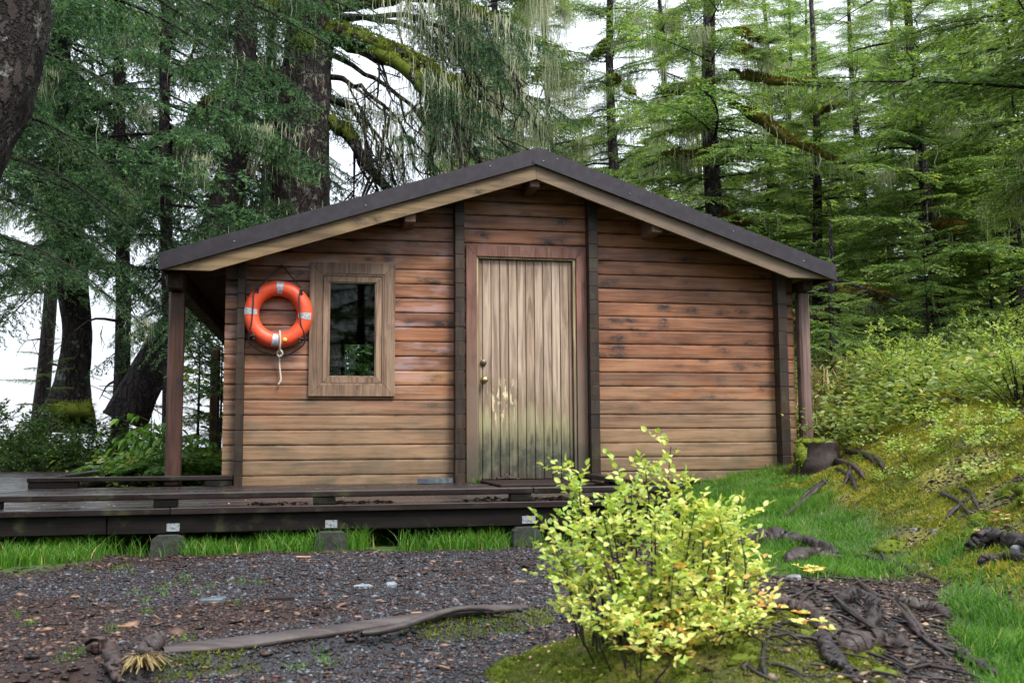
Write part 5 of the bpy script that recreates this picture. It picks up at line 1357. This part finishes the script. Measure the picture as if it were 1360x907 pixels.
for i, px in enumerate(((1245, 655, 1290, 690), (1275, 650, 1300, 680), (1290, 665, 1255, 692))):
    root([(px[0], px[1]), ((px[0]+px[2])/2+4, (px[1]+px[3])/2-5), (px[2], px[3])], .016, ('dark root in the left of the hollow in the mossy bank', 'short dark root in the top of the hollow in the mossy bank', 'dark root crossing the hollow in the mossy bank')[i], 'exposed_root', 'root', 'roots in the mossy hollow', lift=.8, seed=40+i)
rg = np.random.default_rng(12); g = Geo()
for q in range(110):
    p0 = at_ground(rg.uniform(960, 1250), rg.uniform(755, 900)); a = rg.uniform(-1.2, .6); L = rg.uniform(.1, .35); n = 9
    t = np.linspace(0, 1, n)[:, None]; d = np.array([math.cos(a), math.sin(a), 0]); P = p0+d*t*L+np.cumsum(rg.normal(0, .010, (n, 3)), 0)*np.array([1, 1, .3]); P[:, 2] = terrain(P[:, 0], P[:, 1])+.004+.02*np.sin(t[:, 0]*rg.uniform(3, 8))*rg.random()
    V, Fq = tube_np(P, np.linspace(rg.uniform(.002, .009), .001, n), 5); g.add(V, Fq, rg.random())
tag(link('root_mat', g.mesh('root_mat', [M['root_wood']], True)), 'tangle of fine dark rootlets in the bare soil right of the bush', 'roots', None, 'stuff')
# edging timber
def timber(p0, p1, w, h, label, seed, lift=.0, bendy=.02, name='edging_log'):
    rg = np.random.default_rng(seed); a = at_ground(*p0); b = at_ground(*p1); n = 30; t = np.linspace(0, 1, n)[:, None]
    Pl = a+(b-a)*t; Pl[:, 1] += bendy*np.sin(t[:, 0]*7+seed); Pl[:, 2] = np.maximum(terrain(Pl[:, 0], Pl[:, 1]+.05), terrain(Pl[:, 0], Pl[:, 1]))+lift; tq = t[:, 0]; Pl[:, 2] = np.polyval(np.polyfit(tq, Pl[:, 2], 3), tq)
    o = a.copy(); V, Fq = tube_np(Pl-o, 1., 14); V = V.reshape(n, 14, 3); c = (Pl-o)[:, None]; d = V-c
    k = 1+.22*(vnoise(np.arange(n)[:, None]*.35+0*np.arange(14)[None], np.arange(14)[None]*.9+0*np.arange(n)[:, None], seed)-.5)
    tp = np.interp(np.linspace(0, 1, n), [0, .06, .9, 1], [.55, 1, .85, .4])[:, None, None]
    V = c+d*np.array([w, w, h])*k[..., None]*tp
    g = Geo(); g.add(V.reshape(-1, 3), Fq, rg.random()); ob = link(name, g.mesh(name, [M['log_wood']], True)); ob.location = tuple(o); return tag(ob, label, 'log')
timber((215, 866), (698, 806), .055, .024, 'long weathered log edging the gravel in front of the yellow bush', 21, .004, .004)
timber((480, 862), (655, 826), .018, .014, 'thin grey root lying in the moss just below the long edging log', 22, .03, .015, 'weathered_root')
root([(120, 870), (140, 868), (150, 885), (158, 915)], .032, 'dark knobbly root end at the bottom left corner', 'root_end', 'root', None, lift=.6, seed=23)
root([(188, 880), (205, 862), (212, 858)], .035, 'small broken stub of wood beside the dry grass at bottom left', 'wood_stub', 'wood', None, 'log_wood', .6, 24)
pos = at_ground(188, 885); t = thing('dry_grass_tuft', pos, 'pale dry grass tuft spilling over at the bottom left', 'grass tuft'); rg = np.random.default_rng(3); g = Geo()
for i in range(70):
    az = rg.uniform(-3.2, .6); h = rg.uniform(.04, .11); d_ = np.array([math.cos(az), math.sin(az), 0]); b0 = rg.normal(0, .012, 3)*np.array([1, 1, 0])
    Q = spline([b0, b0+d_*h*.4+np.array([0, 0, h*.45]), b0+d_*h+np.array([0, 0, h*rg.uniform(-.1, .3)])], 6); w = np.cross(d_, [0, 0, 1.])*.0022
    g.add(np.stack([Q-w, Q+w], 1).reshape(-1, 3), np.array([[2*a, 2*a+1, 2*a+3, 2*a+2] for a in range(5)]), rg.random())
link('blades', g.mesh('blades', [M['dry_grass']]), t, False)

def stone(px, py, w, d, h, mat, label, cat, seed, rz=0., group=None, name=None, tilt=0.):
    rg = np.random.default_rng(seed); p = at_ground(px, py); a = np.sort(rg.uniform(0, 6.28, 8)); pr_ = np.stack([np.cos(a)*w*rg.uniform(.75, 1.05, 8), np.sin(a)*d*rg.uniform(.75, 1.05, 8)], -1)
    mb = MB(); n = 8; z0, z1 = -.01, h
    vs = [(x, y, z0) for x, y in pr_]+[(x, y, z1*.75) for x, y in pr_]+[(x*.86, y*.82, z1*rg.uniform(.9, 1.1)) for x, y in pr_]
    mb.add(vs, [(i, (i+1) % n, (i+1) % n+n, i+n) for i in range(n)]+[(i+n, (i+1) % n+n, (i+1) % n+2*n, i+2*n) for i in range(n)]+[tuple(range(2*n, 3*n))])
    o = mb.build(name or 'slate', M[mat]); o.location = tuple(p); o.rotation_euler = (tilt, 0, rz); return tag(o, label, cat, group)
stone(483, 780, .058, .035, .012, 'pale_slate', 'pale flat slate chip in the gravel, left of its brighter neighbour', 'slate', 1)
stone(519, 779, .042, .035, .020, 'pale_slate', 'pale blue slate chip in the middle of the gravel', 'slate', 2, .5)
stone(284, 800, .075, .05, .020, 'slate', 'dark angular slate on the bare soil at the left', 'slate', 3, .3)
stone(370, 797, .07, .03, .018, 'mat_wood', 'dark flat slab of bark lying in the gravel', 'bark', 4, .1, None, 'bark_slab')
stone(540, 798, .03, .02, .016, 'root_wood', 'small brown lump in the gravel right of the pale slates', 'bark', 5, .1, None, 'bark_lump')
stone(140, 735, .06, .03, .02, 'slate', 'dark slate at the edge of the grass on the left', 'slate', 6, .1)
for i, (px, py, L, w, rz, lab) in enumerate(((403, 742, .085, .009, .1, 'pale wood chip at the edge of the grass under the window'), (608, 749, .05, .008, .4, 'pale wood chip on the gravel below the boardwalk plate'), (553, 817, .05, .009, .3, 'broad pale wood chip on the gravel just above the edging log'), (512, 830, .05, .005, .2, 'thin pale splinter lying near the edging log'), (503, 800, .05, .007, .9, 'brown wood chip standing in the gravel near the pale slates'), (690, 775, .08, .007, .5, 'long splinter beside the left foot of the bush bank'), (100, 795, .04, .009, .3, 'light chip on the dark soil at the left'), (165, 835, .05, .008, -.1, 'pale chip on the dark soil above the dry tuft'), (355, 815, .035, .008, .8, 'grey chip on the gravel near the bark slab'), (590, 890, .05, .008, -.9, 'brown chip on the gravel at the bottom edge'))):
    p = at_ground(px, py); o = MB().box(-L/2, L/2, -w/2, w/2, 0, .008, bev=.002).build('wood_chip', M['chip_wood']); o.location = (p[0], p[1], p[2]+.006); o.rotation_euler = (.1, .05, rz); tag(o, lab, 'wood chip', 'wood chips on the ground')
for px, py, w, h, lab in ((1055, 770, .05, .022, 'pale lichen spotted stone among the seedlings right of the bush'), (1244, 706, .04, .012, 'pale flat stone at the foot of the mossy bank'), (1215, 704, .03, .010, 'small grey stone left of the pale flat stone under the bank'), (1352, 737, .05, .045, 'grey white stone against the charred log at the right edge')):
    stone(px, py, w, w*.7, h, 'stone', lab, 'stone', px, .3, None, 'stone')

# ------------------------------------------------------------------ ground cover
rng = np.random.default_rng(2024)
hollow = lambda X, Y: np.maximum(sst(fbm(X*2.6, Y*2.6, 81), .56, .64), sst(np.exp(-((X-2.35)/.30)**2-((Y+3.0)/.35)**2), .4, .6))
def scatter(n, x0, x1, y0, y1, dens):
    X = rng.uniform(x0, x1, n); Y = rng.uniform(y0, y1, n); k = rng.random(n) < dens(X, Y); return X[k], Y[k]
def pebbles(X, Y, size, flat, colf, name):
    n = len(X); Z = terrain(X, Y)
    o = np.array([[1, 0, 0], [0, 1, 0], [-1, 0, 0], [0, -1, 0], [.1, .1, 1], [0, 0, -1]], float)
    a = rng.uniform(0, 6.28, n); ca, sa = np.cos(a), np.sin(a)
    s = size[:, None]*np.stack([rng.uniform(.7, 1.5, n), rng.uniform(.5, 1., n), flat*rng.uniform(.6, 1.1, n)], -1)
    v = o[None]*s[:, None]*(1+rng.uniform(-.25, .25, (n, 6, 1)))
    V = np.stack([v[..., 0]*ca[:, None]-v[..., 1]*sa[:, None]+X[:, None], v[..., 0]*sa[:, None]+v[..., 1]*ca[:, None]+Y[:, None], v[..., 2]+(Z+size*flat*.35)[:, None]], -1)
    V[..., 2] += (v[..., 0]*rng.normal(0, .25, n)[:, None])
    f = np.array([[0, 1, 4], [1, 2, 4], [2, 3, 4], [3, 0, 4], [1, 0, 5], [2, 1, 5], [3, 2, 5], [0, 3, 5]])
    Fq = (np.arange(n)[:, None, None]*6+f[None]).reshape(-1, 3)
    return link(name, np_mesh(name, V.reshape(-1, 3), Fq, M['pebble'], col=np.repeat(colf(n), 6, 0)))
def pick(cols, n, var=.3): return np.array(cols)[rng.integers(0, len(cols), n)]*rng.uniform(1-var, 1+var, (n, 1))
dirt = lambda X, Y: np.maximum(sst(X, -1.25, -.95)*sst(-Y, 4.9, 5.6), sst(X, -.5, -.2)*sst(-Y, 3.9, 4.5))
bare = lambda X, Y: (1-zone_grass(X, Y))*(1-sst(mound_w(X, Y), .3, .6))*(1-dirt(X, Y))
X, Y = scatter(120000, -4.9, .1, -6.7, -2.85, lambda X, Y: (zone_gravel(X, Y)*.75+.10)*bare(X, Y))
tag(pebbles(X, Y, rng.gamma(2.4, .0021, len(X))+.0015, .55, lambda n: pick([(.019, .019, .024), (.030, .032, .041), (.05, .054, .068), (.012, .011, .014), (.040, .024, .022), (.033, .018, .015), (.11, .12, .14)], n), 'gravel'), 'blue grey gravel spread over the dark soil before the boardwalk', 'gravel', None, 'stuff')
X, Y = scatter(95000, -4.9, .3, -6.7, -2.75, lambda X, Y: (1-.55*zone_gravel(X, Y))*bare(X, Y))
tag(pebbles(X, Y, rng.gamma(1.9, .0037, len(X))+.0015, .28, lambda n: pick([(.026, .011, .010), (.040, .017, .014), (.016, .008, .007), (.06, .027, .020), (.029, .014, .012), (.025, .017, .019), (.08, .042, .032), (.020, .010, .009), (.19, .115, .08)], n), 'bark_mulch'), 'dark red brown bark mulch covering the bare ground at left', 'mulch', None, 'stuff')
X, Y = scatter(60000, -1.6, 1.3, -7.2, -3.8, lambda X, Y: np.maximum(right_bare(X, Y), dirt(X, Y)*(1-zone_grass(X, Y)))*(.9-.6*sst(mound_w(X, Y), .5, .8)))
X2, Y2 = scatter(90000, .6, 4.5, -5.8, .2, lambda X, Y: np.maximum(hollow(X, Y)*zone_moss(X, Y), .10*zone_moss(X, Y))); X = np.concatenate([X, X2]); Y = np.concatenate([Y, Y2])
tag(pebbles(X, Y, rng.gamma(2., .0035, len(X))+.002, .3, lambda n: pick([(.026, .013, .011), (.042, .020, .016), (.016, .010, .009), (.08, .042, .032), (.022, .014, .013), (.2, .14, .10)], n), 'bark_litter'), 'dark bark litter in the root hollow at lower right', 'litter', None, 'stuff')
# soil and needles gathered on the boardwalk under its rail
X = rng.uniform(-3.6, .7, 5200); Y = -2.75+np.abs(rng.normal(0, .03, 5200)); kp = rng.random(5200) < sst(fbm(X*3.2, Y*0, 71), .45, .75); X, Y = X[kp], Y[kp]
o = pebbles(X, Y, rng.gamma(2., .0035, len(X))+.002, .5, lambda n: pick([(.03, .018, .014), (.05, .028, .02), (.08, .045, .035)], n), 'leaf_litter')
me = o.data; co = np.empty(len(me.vertices)*3, np.float32); me.vertices.foreach_get('co', co); co = co.reshape(-1, 3); ctr = np.repeat(terrain(X, Y), 6); co[:, 2] += .303-ctr+np.repeat(rng.uniform(0, .010, len(X)), 6); me.vertices.foreach_set('co', co.ravel())
tag(o, 'dark soil and needle litter gathered on the boardwalk under its front rail', 'litter', None, 'stuff')
X = rng.uniform(-3.9, .6, 420); Y = rng.uniform(-2.7, -.05, 420)
o = pebbles(X, Y, rng.uniform(.003, .009, len(X)), .3, lambda n: pick([(.25, .17, .10), (.08, .05, .03), (.4, .33, .25)], n), 'fallen_needles'); me = o.data
co = np.empty(len(me.vertices)*3, np.float32); me.vertices.foreach_get('co', co); co = co.reshape(-1, 3); co[:, 2] += .302-np.repeat(terrain(X, Y), 6); me.vertices.foreach_set('co', co.ravel()); tag(o, 'scattered bits of bark and needles on the boardwalk', 'litter', None, 'stuff')

def blades(X, Y, h, w, name, mat, tone, lean=.35, seg=3):
    n = len(X); Z = terrain(X, Y); a = rng.uniform(0, 6.28, n); d = np.stack([np.cos(a), np.sin(a), 0*a], -1); b = np.stack([X, Y, Z-.005], -1)
    wa = rng.uniform(0, 6.28, n); wv = np.stack([np.cos(wa), np.sin(wa), 0*wa], -1)*(w*rng.uniform(.6, 1.2, n))[:, None]; ln = lean*rng.uniform(.1, 1.6, n)
    rows = []
    for i in range(seg+1):
        f = i/seg; c = b+d*(h*ln*f*f)[:, None]+np.array([0, 0, 1.])*(h*f*(1-.25*ln*f))[:, None]; k = (1-f**1.6)*.97+.03
        rows += [c-wv*k, c+wv*k]
    V = np.stack(rows, 1).reshape(-1, 3); m = 2*(seg+1); q = np.arange(n)[:, None]*m
    Fq = np.concatenate([q+np.array([[2*i, 2*i+1, 2*i+3, 2*i+2]]) for i in range(seg)])
    return link(name, np_mesh(name, V, Fq, M[mat], np.repeat(np.clip(tone, 0, 1), m)))
def hgt(X, Y, lo, hi, s=2.): return lo+(hi-lo)*fbm(X*s, Y*s, 61)
X, Y = scatter(42000, -4.6, -.3, -3.1, -2.05, lambda X, Y: zone_grass(X, Y)*sst(fbm(X*4, Y*4, 63), .36, .56)*.8)
tag(blades(X, Y, hgt(X, Y, .03, .20, 3.5)*rng.uniform(.5, 1.25, len(X)), .0030, 'grass', 'grass', rng.normal(.42, .2, len(X))+.45*(rng.random(len(X)) < .06), .6), 'lush green grass growing along and under the front of the boardwalk', 'grass', None, 'stuff')
X, Y = scatter(250000, -.3, 3.2, -7.1, .1, lambda X, Y: zone_grass(X, Y)**1.5*(.25+.75*sst(fbm(X*5, Y*5, 62), .35, .6)))
tag(blades(X, Y, hgt(X, Y, .02, .10, 4)*rng.uniform(.5, 1.3, len(X)), .0023, 'grass', 'grass', rng.normal(.42, .2, len(X))+.5*(fbm(X*3, Y*3, 67)-.5)+.4*(rng.random(len(X)) < .07), .75), 'short bright grass between the bush and the right end of the cabin', 'grass', None, 'stuff')
# sparse tufts coming up in the gravel
cx = []; 
for px, py in ((110, 742), (130, 745), (100, 750), (120, 760), (150, 758), (165, 755), (175, 762), (245, 768), (250, 775), (315, 775), (345, 775), (210, 785), (220, 790), (180, 790), (195, 800), (198, 815), (258, 790), (278, 782), (312, 803), (225, 780), (147, 838), (38, 830), (22, 820), (430, 880), (440, 885), (425, 872), (300, 855), (245, 850), (90, 875), (105, 868), (640, 825), (395, 890)):
    p = at_ground(px, py); k = 22; cx.append(np.stack([rng.normal(p[0], .018, k), rng.normal(p[1], .018, k)], -1))
cx = np.concatenate(cx)
tag(blades(cx[:, 0], cx[:, 1], rng.uniform(.02, .055, len(cx)), .0015, 'grass', 'grass', rng.normal(.5, .2, len(cx)), .7), 'sparse small grass sprouts in the soil and gravel', 'grass', None, 'stuff')
k = 26; X = rng.normal(-.50, .022, k); Y = rng.normal(-.13, .015, k); o = blades(X, Y, rng.uniform(.04, .10, k), .002, 'grass_tuft', 'grass', rng.normal(.5, .2, k), .5)
me = o.data; co = np.empty(len(me.vertices)*3, np.float32); me.vertices.foreach_get('co', co); co = co.reshape(-1, 3); co[:, 2] += .305-np.repeat(terrain(X, Y), 8); me.vertices.foreach_set('co', co.ravel()); tag(o, 'little grass tuft sprouting at the left foot of the door casing', 'grass tuft')

# moss cushions that give the banks their lumpy surface
g = Geo()
for q in range(380):
    if q % 3: x, y = rng.uniform(-1.7, .1), rng.uniform(-6.9, -5.0); ok = mound_w(np.array([x]), np.array([y]))[0] > .25 and fbm(np.array([x*4]), np.array([y*4]), 91)[0] > .47; s_ = rng.uniform(.02, .055)
    else: x, y = rng.uniform(.9, 4.2), rng.uniform(-5.5, .3); ok = zone_moss(np.array([x]), np.array([y]))[0] > .6; s_ = rng.uniform(.04, .10)
    if ok: moss_lump(g, np.array([x, y, tz(x, y)-s_*.30]), s_*rng.uniform(.8, 1.6), s_, s_*.55, rng, 420, rng.uniform(0, 3), rng.uniform(.10, .38))
tag(link('moss', g.mesh('moss', [M['moss_green']])), 'rounded cushions of moss on both banks', 'moss', None, 'stuff')
# moss: fuzzy cover of the banks
def moss_field(X, Y, s, name, mat, tone, label):
    n = len(X); Z = terrain(X, Y); b = np.stack([X, Y, Z-.004], -1); Vs = []; tn = []
    for k in range(3):
        d = nrm(np.stack([rng.normal(0, .6, n), rng.normal(0, .6, n), rng.uniform(.5, 1, n)], -1)); l = s*rng.uniform(.5, 1.3, n); w = perp(d, rng)*(l*.22)[:, None]
        bb = b+rng.normal(0, .006, (n, 3)); Vs.append(np.stack([bb-w, bb+w, bb+d*l[:, None]], 1)); tn.append(np.repeat(np.clip(tone+rng.normal(0, .10, n), 0, 1), 3))
    V = np.concatenate([v.reshape(-1, 3) for v in Vs]); o = link(name, np_mesh(name, V, np.arange(len(V)).reshape(-1, 3), M[mat], np.concatenate(tn)))
    return tag(o, label, 'moss', None, 'stuff')
X, Y = scatter(330000, .4, 6.2, -6.4, 1.2, lambda X, Y: zone_moss(X, Y)*(1-mound_w(X, Y))*(1-hollow(X, Y)))
tone = .20+.75*(fbm(X*1.5, Y*1.5, 83)-.3)+.35*(vnoise(X*9, Y*9, 85)-.5)
moss_field(X, Y, .021*(.6+.9*vnoise(X*16, Y*16, 87)), 'moss', 'moss', tone, 'golden green moss covering the bank at the right')
X, Y = scatter(110000, -1.7, .25, -7.0, -4.9, lambda X, Y: sst(mound_w(X, Y)+1.2*(fbm(X*4, Y*4, 91)-.5), .45, .70)*(1-right_bare(X, Y)))
moss_field(X, Y, .009*(.6+.9*vnoise(X*30, Y*30, 87)), 'moss', 'moss_green', .3+.9*(fbm(X*4, Y*4, 93)-.35)+.4*(vnoise(X*25, Y*25, 88)-.5), 'green moss on the bank under the yellow bush')
X, Y = scatter(40000, -2.4, -.9, -6.0, -4.7, lambda X, Y: sst(log_side(X, Y), -.01, .03)*sst(-log_side(X, Y), -.16, -.06)*sst(fbm(X*3+1, Y*3, 95), .42, .52))
moss_field(X, Y, .014+0*X, 'moss', 'moss_green', .35+.9*(fbm(X*5, Y*5, 97)-.4), 'green moss along the foot of the long edging log')
X, Y = scatter(2600, -1.6, .5, -7.0, -4.9, lambda X, Y: .22*sst(mound_w(X, Y)+right_bare(X, Y)*.6, .1, .5))
n = len(X); g = Geo(); b = np.stack([X, Y, terrain(X, Y)+.012], -1); a = rng.uniform(0, 6.28, n)
leaves_geo(g, b, nrm(np.stack([np.cos(a), np.sin(a), rng.normal(0, .25, n)], -1)), .018*rng.uniform(.6, 1.3, n), .011, rng, rng.random(n))
tag(link('fallen_leaves', g.mesh('fallen_leaves', [M['fallen_leaf']])), 'small tan and pink fallen leaves on the bank below the bush', 'leaves', None, 'stuff')
# leafy low cover of the forest floor
X, Y = [], []
for q in range(2600):
    px = rng.uniform(1040, 1500) if q % 5 else rng.uniform(-120, 330); d = rng.uniform(9.5, 26) if q % 5 else rng.uniform(10.8, 17.5); p = spot(px, d)
    if abs(p[0]) < 2.9 and p[1] < 6.2: continue
    if -10.6 < p[0] < -3.95 and p[1] < 11.3: continue
    X.append(p[0]); Y.append(p[1])
X = np.array(X); Y = np.array(Y); gp = Geo()
for x, y in zip(X, Y):
    m = 22; c = np.array([x, y, tz(x, y)]); b = c+np.stack([rng.normal(0, .22, m), rng.normal(0, .22, m), rng.uniform(.03, .42, m)], -1); a = rng.uniform(0, 6.28, m)
    leaves_geo(gp, b, nrm(np.stack([np.cos(a), np.sin(a), rng.normal(.1, .3, m)], -1)), .075, .042, rng, np.clip(rng.normal(.35+(.2 if x > 0 else -.05), .2, m), 0, 1))
tag(link('ground_cover', gp.mesh('ground_cover', [M['shrub_leaf']])), 'leafy ground cover on the forest floor around the cabin', 'ground cover', None, 'stuff')

# ------------------------------------------------------------------ sky, sun, camera
w = bpy.data.worlds.new('World'); SC.world = w; w.use_nodes = True; nt = w.node_tree; nt.nodes.clear()
out = nt.nodes.new('ShaderNodeOutputWorld'); bg = nt.nodes.new('ShaderNodeBackground'); sky = nt.nodes.new('ShaderNodeTexSky')
SUN_EL, SUN_AZ = 52, 150
sky.sky_type = 'NISHITA'; sky.sun_disc = False; sky.sun_elevation = R(SUN_EL); sky.sun_rotation = R(SUN_AZ); sky.air_density = 1.2; sky.dust_density = 2.
mixn = nt.nodes.new('ShaderNodeMix'); mixn.data_type = 'RGBA'; mixn.inputs[0].default_value = .86
nt.links.new(sky.outputs[0], mixn.inputs[6])
# overcast cloud deck, brighter overhead
tc = nt.nodes.new('ShaderNodeTexCoord'); sp_ = nt.nodes.new('ShaderNodeSeparateXYZ'); nt.links.new(tc.outputs['Generated'], sp_.inputs[0])
rp = nt.nodes.new('ShaderNodeMapRange'); rp.inputs[1].default_value = 0; rp.inputs[2].default_value = 1; rp.inputs[3].default_value = .68; rp.inputs[4].default_value = 1.75; nt.links.new(sp_.outputs[2], rp.inputs[0])
ns = nt.nodes.new('ShaderNodeTexNoise'); ns.inputs['Scale'].default_value = 2.2; ns.inputs['Detail'].default_value = 5; nt.links.new(tc.outputs['Generated'], ns.inputs['Vector'])
rn = nt.nodes.new('ShaderNodeMapRange'); rn.inputs[1].default_value = .3; rn.inputs[2].default_value = .7; rn.inputs[3].default_value = .85; rn.inputs[4].default_value = 1.15; nt.links.new(ns.outputs[0], rn.inputs[0])
mu = nt.nodes.new('ShaderNodeMath'); mu.operation = 'MULTIPLY'; nt.links.new(rp.outputs[0], mu.inputs[0]); nt.links.new(rn.outputs[0], mu.inputs[1])
vm = nt.nodes.new('ShaderNodeVectorMath'); vm.operation = 'SCALE'; vm.inputs[0].default_value = (9.6, 10.2, 11.2); nt.links.new(mu.outputs[0], vm.inputs['Scale'])
nt.links.new(vm.outputs[0], mixn.inputs[7]); nt.links.new(mixn.outputs[2], bg.inputs[0]); bg.inputs[1].default_value = .05
nt.links.new(bg.outputs[0], out.inputs[0])
sl = bpy.data.lights.new('sun', 'SUN'); sl.energy = 1.5; sl.angle = R(20); sl.color = (1, .95, .86)
so_ = bpy.data.objects.new('sun', sl); COL.objects.link(so_)
az = R(SUN_AZ); to = Vector((math.sin(az)*math.cos(R(SUN_EL)), math.cos(az)*math.cos(R(SUN_EL)), math.sin(R(SUN_EL))))
so_.rotation_euler = to.to_track_quat('Z', 'Y').to_euler(); so_.location = tuple(to*30)

cam = bpy.data.cameras.new('camera'); co_ = bpy.data.objects.new('camera', cam); COL.objects.link(co_)
cam.sensor_width = 36; cam.lens = F/1360*36; cam.clip_start = .05; cam.clip_end = 5000
m = Matrix.Rotation(-YAW, 4, 'Z') @ Matrix.Rotation(R(90)+PIT, 4, 'X') @ Matrix.Rotation(ROL, 4, 'Z'); m.translation = Vector(CAM)
co_.matrix_world = m; SC.camera = co_
cam.dof.use_dof = True; cam.dof.focus_distance = 8.6; cam.dof.aperture_fstop = 5.6

v = SC.view_settings; SC.display_settings.display_device = 'sRGB'; v.view_transform = 'Standard'; v.look = 'None'; v.gamma = 1; v.use_curve_mapping = False; v.exposure = 1.8
c = SC.cycles; c.max_bounces = 6; c.diffuse_bounces = 4; c.glossy_bounces = 2; c.transmission_bounces = 4; c.transparent_max_bounces = 6
c.sample_clamp_indirect = 4; c.caustics_reflective = False; c.caustics_refractive = False
c.use_adaptive_sampling = True; c.adaptive_threshold = .015; c.use_denoising = True
try: c.denoiser = 'OPENIMAGEDENOISE'
except Exception: pass
